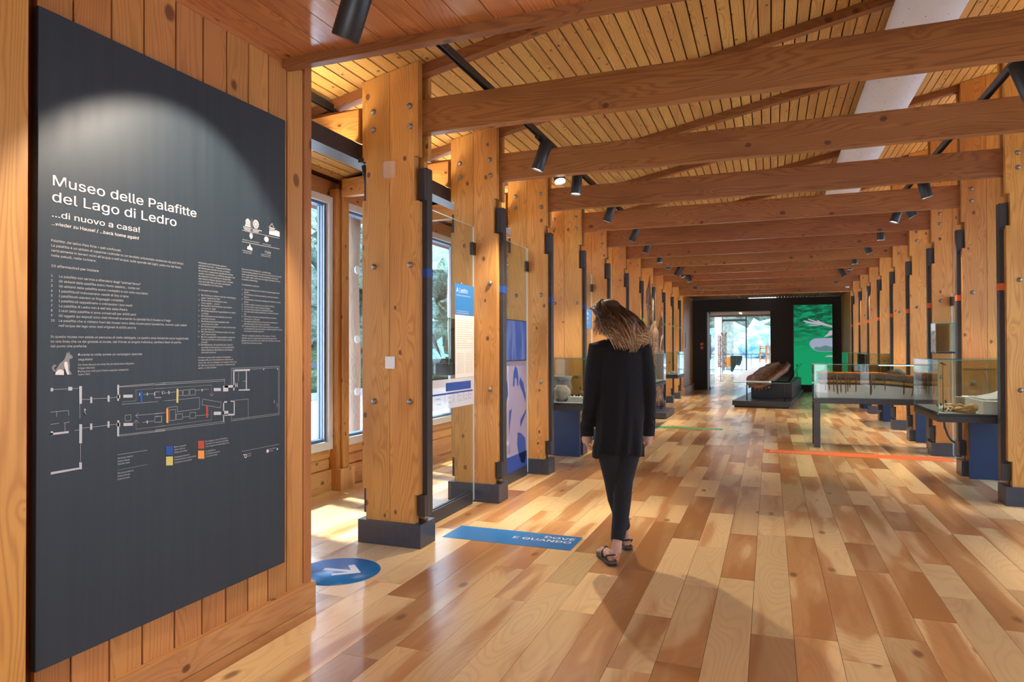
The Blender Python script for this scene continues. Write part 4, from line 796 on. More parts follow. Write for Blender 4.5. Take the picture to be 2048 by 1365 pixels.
# small parts on columns
mb = MB(); mb.box(-2.475, -2.398, 4.046, 4.0515, 1.208, 1.292, bev=.0015); tag(obj('wall_plaque', mb, M['white'], loc=(-2.44, 4.05, 1.25)), 'small square white plaque on the front of the first left column', 'plaque')
mb = MB(); mb.box(-2.49, -2.39, 4.040, 4.0515, 2.52, 2.635, bev=.012); tag(obj('clear_plate', mb, film_mat('acrylic', (.85,.62,.46), .30), loc=(-2.44, 4.05, 2.58)), 'clear rounded plastic plate high on the first left column', 'plate')
mb = MB(); mb.tube([(1.90, 19.64, 2.90), (1.90, 19.64, 2.99)], .05, n=14); mb.box(1.86, 1.94, 19.64, 19.702, 2.91, 2.98); tag(obj('smoke_detector', mb, M['white'], loc=(1.90, 19.7, 2.95)), 'small white sensor where the right row of beams ends', 'sensor')
for z, k in ((1.40, 'upper'), (1.28, 'lower')):
    t = thing('fire_sign', f'{k} of the two small red fire signs on the dark end wall', 'sign', (-2.015, YE-.004, z))
    mb = MB(); mb.box(-2.065, -1.965, YE-.008, YE-.002, z, z+.10); obj('plate', mb, plain('sign_red', (.55,.05,.02), .5), t)
    mb = MB(); pe = Pl((0, YE-.009, 0), (1,0,0), (0,0,1))
    if k == 'upper':
        R4(mb, pe, -2.045, z+.02, -2.025, z+.06); R4(mb, pe, -2.005, z+.03, -1.985, z+.08); R4(mb, pe, -2.040, z+.065, -2.03, z+.08)
    else: R4(mb, pe, -2.045, z+.04, -1.985, z+.07)
    obj('symbol', mb, M['ink'], t)
# wall plates on the wooden side wall at the end
for z0, z1, y in ((1.34, 1.78, 20.2), (2.5, 2.68, 20.9)):
    mb = MB(); mb.box(-2.298, -2.285, y, y+.12, z0, z1); tag(obj('wall_plate', mb, plain('taupe_plate', (.28,.22,.17), .5), loc=(-2.29, y, z0)), 'narrow grey plate on the planked side wall near the far end, %s one' % ('tall lower' if z0 < 2 else 'small upper'), 'plate')
# ------------------------------------------------------------------ finds inside the cases
M['bronze'] = plain('dull_bronze', (.28,.20,.09), .42, .6, noise_amt=.35, nscale=40); M['bone'] = plain('bone', (.62,.52,.38), .6, noise_amt=.2, nscale=30)
M['bone_brown'] = plain('brown_bone', (.34,.19,.07), .55, noise_amt=.3, nscale=25); M['plinth'] = plain('white_plinth', (.62,.62,.60), .6); M['clay'] = plain('fired_clay', (.36,.28,.20), .7, noise_amt=.25, nscale=9, bump=.1); M['clay_dark'] = plain('dark_clay', (.20,.17,.14), .7, noise_amt=.25, nscale=12, bump=.1)
t = thing('bronze_dagger', 'greenish bronze dagger with its hilt up, floating in the first small case', 'dagger', (-2.62, 5.10, 1.30))
mb = MB(); a = Vector((-2.66, 5.0, 1.545)); b = Vector((-2.555, 5.06, 1.27)); d = (b-a).normalized(); h = a+d*.095; w = d.cross(Vector((.5, 1, 0))).normalized()
mb.tube([h, h+d*.03, h+d*.08, h+d*.13, b], [.020, .021, .017, .012, .001], n=10, flat=.28); obj('blade', mb, M['bronze'], t)
mb = MB(); mb.tube([a, a+d*.012, a+d*.02, a+d*.05, a+d*.058, a+d*.085, h+d*.01], [.016, .017, .008, .0085, .012, .009, .020], n=10, flat=.7); obj('hilt', mb, M['clay_dark'], t)
mb = MB(); mb.tube([b+Vector((0,0,.02)), (b.x, b.y, 1.225)], .0015, n=6); obj('pin', mb, M['bolt'], t)
for x, y, zz, lit in ((-2.78, 5.08, 1.52, 1), (-2.55, 5.30, 1.515, 0)):
    t = thing('case_lamp', 'slim lamp on a thin black stem in the dagger case, %s' % ('glowing one' if lit else 'the one before the text'), 'lamp', (x, y, 1.225))
    mb = MB(); mb.tube([(x, y, 1.225), (x, y, 1.23)], .012, n=12); mb.tube([(x, y, 1.23), (x, y, zz)], .0028, n=6); obj('stem', mb, M['black'], t)
    mb = MB(); mb.tube([(x-.005, y+.01, zz+.004), (x-.03, y-.012, zz-.012)], .007, n=10); obj('head', mb, M['lamp'] if lit else M['black'], t)
for k, (x, y) in enumerate(((-2.80, 5.02), (-2.55, 5.10))):
    t = thing('label_stand', 'small slanted black caption plate, %s in the dagger case' % ('left' if k == 0 else 'right'), 'caption', (x, y, 1.225)); mb = MB(); mb.prism([(y, 1.225), (y+.05, 1.225), (y+.05, 1.258)], x-.045, x+.045, axis=0); obj('plate', mb, M['black'], t)
    mb = MB(); 
    for q in range(3): R4(mb, Pl((x-.03, y-.001, 1.226), (1,0,0), (0,.8,.55)), 0, .012+q*.012, .05-.012*q, .016+q*.012)
    obj('lettering', mb, M['ink2'], t)
def pot(c, prof, mat, lab, n=24, seed=0):
    mb = MB(); mb.lathe(prof, c=c, n=n, wob=lambda a, z: .015*math.sin(3*a+seed)+.01*math.sin(5*a+z*20)); return tag(obj('pot', mb, mat, loc=c), lab, 'pot')
zc = .745
pot((-2.20, 7.36, zc), [(.045,0),(.085,.03),(.107,.085),(.095,.135),(.062,.165),(.060,.18),(.054,.178),(.05,.14)], M['clay'], 'round pale clay jar at the front of the left pottery case')
pot((-2.30, 7.66, zc), [(.07,0),(.115,.05),(.135,.12),(.12,.18),(.115,.22),(.135,.27),(.128,.27),(.105,.22),(.10,.1)], M['clay_dark'], 'larger dark grey clay jar with flared rim behind the round jar')
pot((-2.06, 7.92, zc), [(.03,0),(.05,.03),(.07,.075),(.065,.075),(.04,.04)], M['clay_dark'], 'small dark clay bowl near the woman in the left pottery case')
mb = MB(); mb.box(-2.11, -1.90, 7.30, 7.55, zc, zc+.055, bev=.002); tag(obj('case_plinth', mb, M['plinth'], loc=(-2.07, 7.4, zc)), 'low pale box plinth beside the clay jars', 'plinth')
rb = random.Random(3)
for k in range(5):
    x, y = -2.08+.035*k, 7.40+rb.uniform(-.04, .05); mb = MB(); mb.blob((x, y, zc+.055+.012), (.016, .012, .016), k, .5, 1); tag(obj('find', mb, M['black'] if k < 4 else M['clay'], loc=(x, y, zc+.055)), 'tiny dark find on the pale plinth beside the clay jars', 'find', 'tiny finds on the pale plinth')
for k in range(4):
    x, y = -2.15+.1*k, 7.75+rb.uniform(0, .2); mb = MB(); mb.blob((x, y, zc+.008), (.03, .02, .009), k+9, .4, 1); tag(obj('shard', mb, M['clay'], loc=(x, y, zc)), 'flat clay shard lying behind the pale plinth', 'shard', 'flat shards in the left pottery case')
# right case
mb = MB(); mb.box(1.79, 2.33, 7.20, 7.95, zc, zc+.115, bev=.002); tag(obj('case_plinth', mb, M['plinth'], loc=(2.07, 7.5, zc)), 'large pale grey box plinth in the right glass case', 'plinth')
def drape(lab):
    mb = MB(); N = 14; V = {}
    for i in range(N):
        for j in range(10):
            u, v = i/(N-1), j/9; x = 1.80+.50*u; y = 7.28+.5*v
            z = zc+.118+.115*math.exp(-((u-.62)**2)/.05)*(1-abs(v-.5)*.8)+.012*noise.noise(Vector((u*5, v*4, 1)))+.01
            V[i, j] = mb.bm.verts.new((x, y, z))
    for i in range(N-1):
        for j in range(9): f = mb.bm.faces.new((V[i,j], V[i+1,j], V[i+1,j+1], V[i,j+1])); f.smooth = True
    bmesh.ops.solidify(mb.bm, geom=mb.bm.faces[:], thickness=.006)
    return tag(obj('white_cast', mb, M['white'], loc=(2.07, 7.5, zc+.12)), lab, 'cast')
drape('creased white sheet rising to a ridge on the pale plinth, right case')
for k, (x, y, z, r, mt, lab) in enumerate(((2.17, 7.30, zc+.16, (.085,.05,.03), 'clay_dark', 'dark flat stone on the white sheet, far right of the case'), (1.95, 7.25, zc+.14, (.035,.03,.025), 'clay_dark', 'small rough dark shard at the left end of the white sheet'), (2.25, 7.22, zc+.125, (.11,.03,.012), 'clay', 'long flat brown shard along the front edge of the plinth'),
    (2.03, 7.22, zc+.135, (.022,.02,.02), 'bone', 'pale chip at the front edge of the plinth'))):
    mb = MB(); mb.blob((x, y, z), r, k+20, .45, 2, freq=2.5); tag(obj('find', mb, M[mt], loc=(x, y, z)), lab, 'find')
def skull(c, s, lab, seed):
    t = thing('animal_skull', lab, 'skull', c); c = Vector(c)
    mb = MB(); mb.blob(c+Vector((.035, 0, .042))*s, (.055*s, .042*s, .040*s), seed, .3, 3); mb.blob(c+Vector((-.045, 0, .030))*s, (.055*s, .025*s, .024*s), seed+1, .3, 3); mb.tube([c+Vector((.02, -.035, .035))*s, c+Vector((-.02, -.04, .022))*s, c+Vector((-.06, -.02, .02))*s], .008*s, n=8)
    obj('cranium', mb, M['bone_brown'], t); mb = MB(); mb.tube([c+Vector((.06, -.02, .012))*s, c+Vector((.0, -.025, .008))*s, c+Vector((-.08, -.008, .012))*s], [.014*s, .011*s, .008*s], n=8); obj('jaw', mb, M['bone_brown'], t)
skull((1.665, 7.22, zc+.003), 1.05, 'right hand brown animal skull at the front of the right case', 4); skull((1.60, 7.34, zc+.003), .95, 'left hand brown animal skull, half behind the other one', 8)
pot((1.70, 7.58, zc), [(.03,0),(.036,.03),(.04,.1),(.05,.125),(.044,.125),(.03,.05)], M['clay'], 'tall narrow clay beaker beside the plinth in the right case')
pot((1.60, 7.52, zc), [(.02,0),(.028,.03),(.042,.06),(.04,.062),(.02,.02)], M['bone'], 'small yellowish cup left of the skulls')
for k in range(9):
    x, y = 1.47+rb.uniform(0, .11), 7.20+rb.uniform(0, .22); mb = MB(); mb.tube([(x, y, zc+.008), (x+.02, y+.015, zc+.022+rb.uniform(0, .02)), (x+.045, y+.01, zc+.006)], [.006, .009, .004], n=6); tag(obj('bone_piece', mb, M['bone'], loc=(x, y, zc)), 'small pale bone piece lying at the left of the skulls', 'bone', 'small pale bones in the right case')
for k in range(6):
    x, y = 1.48+rb.uniform(0, .24), 7.5+rb.uniform(0, .35); mb = MB(); mb.tube([(x, y, zc), (x, y, zc+.03)], .0025, n=5); mb.blob((x, y, zc+.04), (.012, .010, .012), k+40, .5, 1); tag(obj('metal_find', mb, M['black'], loc=(x, y, zc)), 'small black find on a pin at the back left of the right case', 'find', 'small black finds on pins')
for cs, y0 in ((11.7, 11.42), (14.4, 14.25), (12.9, 12.95), (15.7, 15.7)):
    xb = -2.4 if cs in (11.7, 14.4) else 1.65; zz = .772 if cs == 11.7 else .792 if cs == 14.4 else .747
    for k in range(7):
        x, y = xb+rb.uniform(0, .5), y0+rb.uniform(0, .8); mb = MB(); mb.blob((x, y, zz+.02), (.035, .03, .022), k+60, .5, 1); tag(obj('find', mb, M['bone'], loc=(x, y, zz)), {11.7: 'small pale find in the glass case before the ancient posts', 14.4: 'small pale find in the farthest glass case of the left row', 12.9: 'small pale find in the glass case behind the long table', 15.7: 'small pale find in the farthest glass case of the right row'}[cs], 'find', {11.7: 'finds before the ancient posts', 14.4: 'finds in the farthest left case', 12.9: 'finds behind the long table', 15.7: 'finds in the farthest right case'}[cs])
for x, y, z0, z1, lab in ((1.50, 7.30, .745, 1.20, 'thin black lamp stem standing in the right glass case'),):
    t = thing('case_lamp', lab, 'lamp', (x, y, z0)); mb = MB(); mb.tube([(x, y, z0), (x, y, z0+.005)], .014, n=12); mb.tube([(x, y, z0), (x, y, z1-.02)], .003, n=6); obj('stem', mb, M['black'], t); mb = MB(); mb.tube([(x-.02, y, z1), (x+.022, y, z1-.018)], .008, n=10); obj('head', mb, M['black'], t)
# ------------------------------------------------------------------ long table with the landscape section
t = thing('display_table', 'long black framed table with a glass case over a layered landscape model', 'table', (1.3, 10.1, 0))
X0, X1, Y0, Y1 = .553, 2.02, 9.965, 10.42
mb = MB(); mb.box(X0, X1, Y0, Y1, .595, .665, ax=0, bev=.002); obj('frame', mb, M['steel'], t)
for x in (X0, X1-.075):
    for y in (Y0, Y1-.075): mb = MB(); mb.box(x, x+.075, y, y+.075, 0, .595); obj('leg', mb, M['steel'], t)
gpane('glass_side', X0, X1, Y0, Y0+.008, .66, 1.112, t); gpane('glass_side', X0, X1, Y1-.008, Y1, .66, 1.112, t); gpane('glass_side', X0, X0+.008, Y0+.008, Y1-.008, .66, 1.112, t); gpane('glass_side', X1-.008, X1, Y0+.008, Y1-.008, .66, 1.112, t); gpane('glass_top', X0, X1, Y0, Y1, 1.112, 1.12, t)
lm = thing('landscape_model', 'layered landscape section model of earth, peat and stakes inside the long table', 'model', (1.3, 10.2, .668))
def gx(x): return max(0, min(1, (x-1.32)/.6))
def lay(x, k):
    d = .055*gx(x)**1.3; base = {0: .668, 1: .845, 2: .872, 3: .905, 4: .935, 5: .985, 6: 1.005}[k]
    return base-d*(k > 0)+(.004*noise.noise(Vector((x*7, k*3, 0))) if k else 0)
MA = [M['plinth'], plain('peat_dark', (.055,.04,.03), .8, noise_amt=.4, nscale=30), plain('ochre_layer', (.45,.24,.06), .8, noise_amt=.2, nscale=20), plain('peat_brown', (.09,.065,.045), .8, noise_amt=.4, nscale=30), plain('peat_grey', (.13,.11,.09), .8, noise_amt=.3, nscale=30), plain('red_soil', (.42,.145,.035), .85, noise_amt=.25, nscale=25)]
xs = [.63+k*(1.97-.63)/40 for k in range(41)]
for k, nm in enumerate(('white_block', 'lower_peat', 'ochre_layer', 'peat_layer', 'grey_peat', 'red_soil')):
    mb = MB(); P = [(x, lay(x, k)) for x in xs]+[(x, lay(x, k+1)) for x in xs[::-1]]
    for a, b in zip(xs, xs[1:]): mb.prism([(a, lay(a, k)), (b, lay(b, k)), (b, lay(b, k+1)), (a, lay(a, k+1))], Y0+.08, Y1-.06, axis=1)
    obj(nm, mb, MA[k], lm)
mb = MB(); mb.prism([(.60,.668),(.63,.668),(.63,.86),(.60,.85)], Y0+.08, Y1-.06, axis=1); obj('end_block', mb, M['white'], lm)
stake_m = plain('stake_wood', (.12,.075,.045), .8)
for x, zt, zb, lean, r in ((.70,.95,.75,0,.006),(.745,.96,.765,.004,.006),(.80,.95,.74,.003,.006),(.835,.985,.71,.02,.009),(.885,.93,.73,.006,.007),(.945,.97,.72,0,.006),(.97,.95,.745,0,.006),(.995,.915,.80,0,.006),(1.07,.96,.745,-.005,.006),(1.25,.995,.71,-.01,.011),(1.29,.98,.79,-.005,.005),(1.41,.94,.77,0,.005),(1.63,.90,.72,-.008,.007),(1.74,.89,.70,-.03,.006),(1.80,.88,.69,-.012,.006),(1.86,.95,.72,.01,.008),(1.89,.93,.70,0,.01),(1.94,.92,.71,0,.006)):
    mb = MB(); mb.tube([(x, Y0+.078, zt), (x+lean*.6, Y0+.078, zb+.03), (x+lean, Y0+.078, zb)], [r, r, r*.25], n=7, flat=1); obj('stake', mb, stake_m, lm)
for k in range(7):
    x, y = .70+.022*(k % 3), Y0+.15+.01*k; mb = MB(); mb.tube([(x, y, 1.0), (x+.004, y, 1.02+.012*(k % 3))], [.005, .003], n=6); mb.blob((x+.004, y, 1.028+.012*(k % 3)), .0065, k, 0, 1); obj('tiny_figure', mb, M['bone'], lm)
mb = MB(); mb.tube([(1.45, 10.15, 1.0), (1.55, 10.1, 1.03), (1.66, 10.15, .99)], [.03, .05, .03], n=8, flat=.5); obj('hill', mb, MA[4], lm)
mb = MB(); mb.box(1.35, 1.75, 10.12, 10.15, 1.098, 1.108, ax=0); tag(obj('light_bar', mb, emit('light_bar', (.85,.92,1), 1.2), loc=(1.5, 10.13, 1.1)), 'slim white light bar under the glass top of the long table', 'light')
# ------------------------------------------------------------------ ancient posts on their plinth
def bark_mat():
    m, nt, N, Lk = new_mat('ancient_wood'); g = NG(nt); u, v, r = uvs(g)
    f = g.noise(g.comb(g.math('MULTIPLY', u, 5.), g.math('MULTIPLY', v, 60.), 0), 1., 4., .65); h = g.noise(g.comb(g.math('MULTIPLY', u, 6.), g.math('MULTIPLY', v, 8.), 5), 1., 3., .6)
    c = g.mix(g.sstep(f, .38, .62), (.05,.028,.018), (.30,.17,.09)); c = g.mix(g.sstep(h, .52, .7, 0, .7), c, (.42,.33,.25)); g.bsdf(c, .8, bump=f, bstr=.9, bdist=.01); return m
M['ancient'] = bark_mat()
t = thing('post_plinth', 'low charcoal plinth under the three ancient posts', 'plinth', (-2.12, 13.45, 0)); mb = MB(); mb.box(-2.42, -1.82, 12.88, 14.05, 0.02, .125, bev=.003); obj('slab', mb, M['navy'], t); mb = MB(); mb.box(-2.38, -1.87, 12.93, 14.0, 0, .02); obj('recessed_foot', mb, M['black'], t)
def ancient(x, y, zt, r, lab, seed, tip=.35):
    t = thing('ancient_post', lab, 'post', (x, y, .125)); mb = MB(); rr = random.Random(seed); P = []; R = []
    n = 16
    for k in range(n+1):
        z = .20+(zt-.20)*k/n; P.append((x+.018*math.sin(k*.7+seed)+.01*rr.uniform(-1, 1), y+.01*rr.uniform(-1, 1), z)); f = 1 if z < zt-tip else max(.06, ((zt-z)/tip)**.8); R.append(r*f*(1+.13*rr.uniform(-1, 1)))
    mb.tube(P, R, n=14)
    for v in mb.bm.verts: v.co.x += .012*noise.noise(Vector((v.co.x*40, v.co.y*40, v.co.z*4+seed))); v.co.y += .012*noise.noise(Vector((v.co.y*40, v.co.x*40, v.co.z*4+seed+9)))
    obj('shaft', mb, M['ancient'], t); mb = MB(); mb.tube([(x, y, .125), (x, y, .26)], .014, n=8); obj('spike', mb, M['black'], t)
ancient(-2.24, 13.65, 2.80, .066, 'tallest of the three ancient pointed posts', 1, .5); ancient(-2.09, 13.22, 1.87, .085, 'thick middle ancient post with a pale broken tip', 2, .22); ancient(-2.02, 13.62, 2.06, .062, 'right hand ancient post, thin and sharply pointed', 3, .4)
mb = MB(); mb.tube([(-1.99, 13.3, 1.25), (-1.975, 13.3, 1.42), (-1.95, 13.3, 1.56), (-1.93, 13.3, 1.585)], [.010, .009, .010, .004], n=7); tag(obj('bent_stick', mb, M['bone'], loc=(-1.97, 13.3, 1.25)), 'pale bent stick in front of the right hand ancient post', 'stick')
# ------------------------------------------------------------------ dugout canoe
ang = math.radians(-5.6); CO = Vector((-.19, 15.95, 0)); ca, sa = math.cos(ang), math.sin(ang)
def K(x, y, z): return Vector((CO.x+x*ca-y*sa, CO.y+x*sa+y*ca, z))
def kbox(mb, x0, x1, y0, y1, z0, z1, **kw):
    n0 = len(mb.bm.verts); mb.box(x0, x1, y0, y1, z0, z1, **kw); mb.bm.verts.ensure_lookup_table()
    for v in list(mb.bm.verts)[n0:]: v.co = K(v.co.x, v.co.y, v.co.z)
t = thing('canoe_plinth', 'low dark two step plinth carrying the ancient dugout canoe', 'plinth', tuple(K(0, 2.3, 0)))
mb = MB(); kbox(mb, -.57, .57, .05, 4.6, 0, .045); obj('recessed_foot', mb, M['black'], t)
mb = MB(); kbox(mb, -.61, .61, 0, 4.65, .045, .15, bev=.003); obj('slab', mb, M['steel'], t)
mb = MB(); kbox(mb, -.34, .56, 1.1, 4.5, .15, .52, bev=.003); obj('upper_block', mb, M['steel'], t)
t = thing('canoe_barrier', 'tilted glass shelf barrier around the dugout canoe', 'glass barrier', tuple(K(0, 2.3, .6)))
def tz(y): return .555+.075*y
def tpane(nm, quad):
    mb = MB(); A = [K(x, y, tz(y)) for x, y in quad]; B = [p+Vector((0, 0, .012)) for p in A]; va = [mb.bm.verts.new(p) for p in A]; vb = [mb.bm.verts.new(p) for p in B]
    mb.bm.faces.new(va[::-1]); mb.bm.faces.new(vb)
    for k in range(4): mb.bm.faces.new((va[k], va[(k+1) % 4], vb[(k+1) % 4], vb[k])).material_index = 1
    obj(nm, mb, [glass('shelf_glass', (.80,.88,.84), 2.4), M['edge']], t)
tpane('glass_shelf', [(-.62, 0), (.60, 0), (.60, .28), (-.62, .28)]); tpane('glass_shelf', [(-.62, .285), (-.30, .285), (-.30, 4.5), (-.62, 4.5)]); tpane('glass_shelf', [(.52, .285), (.60, .285), (.60, 4.5), (.52, 4.5)])
mb = MB(); kbox(mb, -.30, .17, .012, .05, .571, .60); obj('caption_rail', mb, M['plinth'], t)
for x in (-.32, .47):
    for y in (.2, 2.3, 4.3): mb = MB(); mb.tube([K(x, y, .15), K(x, y, tz(y))], .012, n=8); obj('post', mb, M['black'], t)
cn = thing('dugout_canoe', 'cracked brown prehistoric dugout canoe raised at its far end', 'canoe', tuple(K(0, 2.3, .5)))
mb = MB(); NS, NC = 30, 22; V = {}
for i in range(NS+1):
    s = i/NS; y = .42+3.75*s; cx = -.12+.24*s; zc0 = .36+.34*s; wv = .30*(1-.25*(s-.45)**2)*(.86+.14*min(1, s*6))*(1-.55*max(0, s-.82)/.18)
    for j in range(NC+1):
        a = math.pi*(1.06*j/NC-.03); out = Vector((-math.cos(a)*wv, -math.sin(a)*wv*.78)); w = 1+.10*noise.noise(Vector((s*6, a*2, 0)))
        rim = .5*max(0, abs(j/NC-.5)*2-.6)*noise.noise(Vector((s*5+3, j // 12, 2)))*.14
        V['o', i, j] = K(cx+out.x*w, y+.10*noise.noise(Vector((a*3, 1, 0)))*(1 if i == 0 else 0), zc0+.24+out.y*w+rim)
        V['i', i, j] = K(cx+out.x*w*.76, y+(.06 if i == 0 else 0), zc0+.24+out.y*w*.68+rim*.9)
vs = {k: mb.bm.verts.new(p) for k, p in V.items()}
for i in range(NS):
    for j in range(NC):
        f = mb.bm.faces.new((vs['o', i, j], vs['o', i+1, j], vs['o', i+1, j+1], vs['o', i, j+1])); f.smooth = True
        f = mb.bm.faces.new((vs['i', i, j+1], vs['i', i+1, j+1], vs['i', i+1, j], vs['i', i, j])); f.smooth = True
    for j in (0, NC): mb.bm.faces.new((vs['o', i, j], vs['i', i, j], vs['i', i+1, j], vs['o', i+1, j]))
for j in range(NC):
    mb.bm.faces.new((vs['o', 0, j], vs['o', 0, j+1], vs['i', 0, j+1], vs['i', 0, j]))
    mb.bm.faces.new((vs['o', NS, j], vs['i', NS, j], vs['i', NS, j+1], vs['o', NS, j+1]))
QV = {v: (k[1]/NS*3.75, k[2]/NC*.9+(.0 if k[0] == 'o' else 3.)) for k, v in vs.items()}
for f in mb.bm.faces:
    for l in f.loops: l[mb.uv].uv = QV[l.vert]
bmesh.ops.recalc_face_normals(mb.bm, faces=mb.bm.faces[:])
def canoe_mat():
    m, nt, N, Lk = new_mat('canoe_wood'); g = NG(nt); u, v, r = uvs(g)
    f = g.noise(g.comb(g.math('MULTIPLY', u, 2.5), g.math('MULTIPLY', v, 22.), 0), 1., 5., .65); h = g.noise(g.comb(g.math('MULTIPLY', u, 2.), g.math('MULTIPLY', v, 4.), 5), 1., 3., .6)
    c = g.mix(g.sstep(f, .36, .62), (.10,.045,.022), (.34,.17,.08)); c = g.mix(g.sstep(h, .5, .72, 0, .6), c, (.36,.27,.21)); g.bsdf(c, .75, bump=f, bstr=.8, bdist=.02); return m
obj('hull', mb, canoe_mat(), cn)
mb = MB(); rr = random.Random(8)
for k in range(7): mb.tube([K(-.30+.07*k, .50, .38+.02*abs(k-3)), K(-.30+.07*k+rr.uniform(-.02, .02), .33+rr.uniform(0, .06), .37+.02*abs(k-3))], [.03, .006], n=6)
obj('broken_end', mb, canoe_mat(), cn)
for y in (.9, 2.2, 3.4):
    t = thing('canoe_stand', '%s T-shaped steel stand under the dugout canoe' % {.9: 'front', 2.2: 'middle', 3.4: 'rear'}[y], 'stand', tuple(K(-.02, y, .15)))
    z = {.9: .33, 2.2: .52, 3.4: .62}[y]; mb = MB(); kbox(mb, -.05, .0, y-.02, y+.02, .15, z); obj('upright', mb, M['steel'], t); mb = MB(); kbox(mb, -.16, .12, y-.03, y+.03, z, z+.02); obj('crossbar', mb, M['steel'], t)
# ------------------------------------------------------------------ big screen on the end wall
def big_screen():
    m, nt, N, Lk = new_mat('green_film_picture'); g = NG(nt); tt = g.n('ShaderNodeTexCoord'); s = g.n('ShaderNodeSeparateXYZ'); Lk.new(tt.outputs['Object'], s.inputs[0])
    x, z = s.outputs[0], s.outputs[2]
    f = g.noise(g.comb(g.math('MULTIPLY', x, 2.5), g.math('MULTIPLY', z, 9.), 0), 1., 4., .6)
    k = g.sstep(z, -.35, .75)
    c = g.mix(g.math('MULTIPLY', k, g.sstep(f, .35, .6)), (.006,.18,.07), (.005,.04,.022))
    c = g.mix(g.math('MULTIPLY', k, g.sstep(f, .62, .75)), c, (.03,.26,.07))
    e = g.n('ShaderNodeEmission'); Lk.new(c, e.inputs[0]); e.inputs[1].default_value = 1.0; o = g.n('ShaderNodeOutputMaterial'); Lk.new(e.outputs[0], o.inputs[0]); return m
t = thing('video_screen', 'tall video screen with green water, a hand and a stone on the dark end wall', 'screen', (1.21, YE-.03, 1.4))
mb = MB(); mb.box(.66, 1.76, YE-.05, YE-.002, .19, 2.64); obj('casing', mb, M['black'], t)
mb = MB(); mb.box(.68, 1.738, YE-.053, YE-.051, .215, 2.617); obj('picture', mb, big_screen(), t)
ps = Pl((0, YE-.055, 0), (1,0,0), (0,0,1)); skin_e = emit('picture_skin', (.26,.23,.27), 1.); stone_e = emit('picture_stone', (.19,.21,.28), 1.); dark_e = emit('picture_stone_shade', (.06,.13,.12), 1.)
mb = MB(); poly(mb, ps, [(1.738,1.98),(1.60,2.03),(1.50,2.07),(1.42,2.06),(1.40,2.03),(1.48,1.99),(1.60,1.965),(1.738,1.925)])
for a, b, w in (((1.44,2.07),(1.10,2.18),.035),((1.42,2.06),(.97,2.13),.035),((1.42,2.04),(1.02,2.09),.03),((1.43,2.02),(1.12,2.0),.03),((1.50,2.06),(1.34,2.14),.03)): line(mb, ps, [a, ((a[0]+b[0])/2, (a[1]+b[1])/2-.01), b], w)
obj('hand_image', mb, skin_e, t)
S = [(1.738,1.615),(1.40,1.615),(1.24,1.60),(1.15,1.54),(1.11,1.45),(1.14,1.36),(1.22,1.27),(1.36,1.215),(1.55,1.20),(1.738,1.215)]
mb = MB(); poly(mb, ps, S); obj('stone_image', mb, stone_e, t)
mb = MB(); ps2 = Pl((0, YE-.0556, 0), (1,0,0), (0,0,1)); poly(mb, ps2, [(1.22,1.30),(1.36,1.225),(1.55,1.21),(1.738,1.225),(1.738,1.34),(1.55,1.40),(1.40,1.34),(1.30,1.36)]); obj('stone_shade_image', mb, dark_e, t)
mb = MB(); poly(mb, ps, [(1.738,2.0-.16),(1.66,1.83),(1.62,1.76),(1.50,1.64),(1.60,1.66),(1.738,1.70)]); poly(mb, ps, [(1.738,1.10),(1.62,1.10),(1.52,1.06),(1.738,1.05)]); obj('knee_image', mb, skin_e, t)
mb = MB()
for z in (2.0, 1.61): R4(mb, ps, .68, z, 1.738, z+.005)
obj('seam_lines', mb, dark_e, t)
# ------------------------------------------------------------------ outside
M['paving'] = plain('pale_paving', (.62,.61,.59), .85); M['grass'] = plain('grass', (.10,.22,.05), .9, noise_amt=.3, nscale=3)
def leaf_mat(name, a, b, sc=7):
    m, nt, N, Lk = new_mat(name); g = NG(nt); tt = g.n('ShaderNodeTexCoord'); f = g.noise(tt.outputs['Object'], sc, 5., .7)
    g.bsdf(g.mix(g.sstep(f, .35, .65), a, b), .85, bump=f, bstr=1., bdist=.4); return m
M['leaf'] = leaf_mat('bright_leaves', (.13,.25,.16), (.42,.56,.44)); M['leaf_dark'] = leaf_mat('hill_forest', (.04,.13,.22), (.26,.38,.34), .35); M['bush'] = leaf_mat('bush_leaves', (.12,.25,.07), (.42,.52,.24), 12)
M['bark'] = plain('pale_trunk', (.30,.34,.27), .9, noise_amt=.3, nscale=5, bump=.3)
mb = MB(); mb.box(-60, -4.17, -20, 60, -.35, -.12); mb.box(3.9, 60, -20, 60, -.35, -.12); mb.box(-4.17, 3.9, 36.3, 47, -.35, -.12); obj('ground_outside', mb, M['paving'], kind='structure')
mb = MB(); mb.box(-90, 90, 60, 190, -2.0, -1.6); mb.box(-30, 40, 47, 60, -.9, -.7); obj('lake', mb, plain('lake_water', (.40,.52,.60), .12), kind='structure')
def hill(pts, lab, mat, seed, h):
    mb = MB(); n, m = 36, 8; V = {}
    (x0, y0), (x1, y1), dx, dy = pts
    for i in range(n+1):
        for j in range(m+1):
            t = i/n; s = j/m; V[i, j] = mb.bm.verts.new((x0+(x1-x0)*t+dx*s, y0+(y1-y0)*t+dy*s, -1.6+h*s*(.75+.35*noise.noise(Vector((t*3, seed, 0))))+1.6*noise.noise(Vector((t*22, s*7, seed)))*(s > 0)))
    for i in range(n):
        for j in range(m): f = mb.bm.faces.new((V[i,j], V[i+1,j], V[i+1,j+1], V[i,j+1])); f.smooth = True
    return tag(obj('hill', mb, mat, loc=(x0, y0, 0)), lab, 'hill')
hill(((-150, 190), (150, 190), 0, 130), 'wooded hillside across the lake beyond the far glass wall', M['leaf_dark'], 1, 130)
hill(((-75, -60), (-75, 170), -70, 0), 'dark wooded slope high behind the trees outside the left windows', M['leaf_dark'], 2, 80)
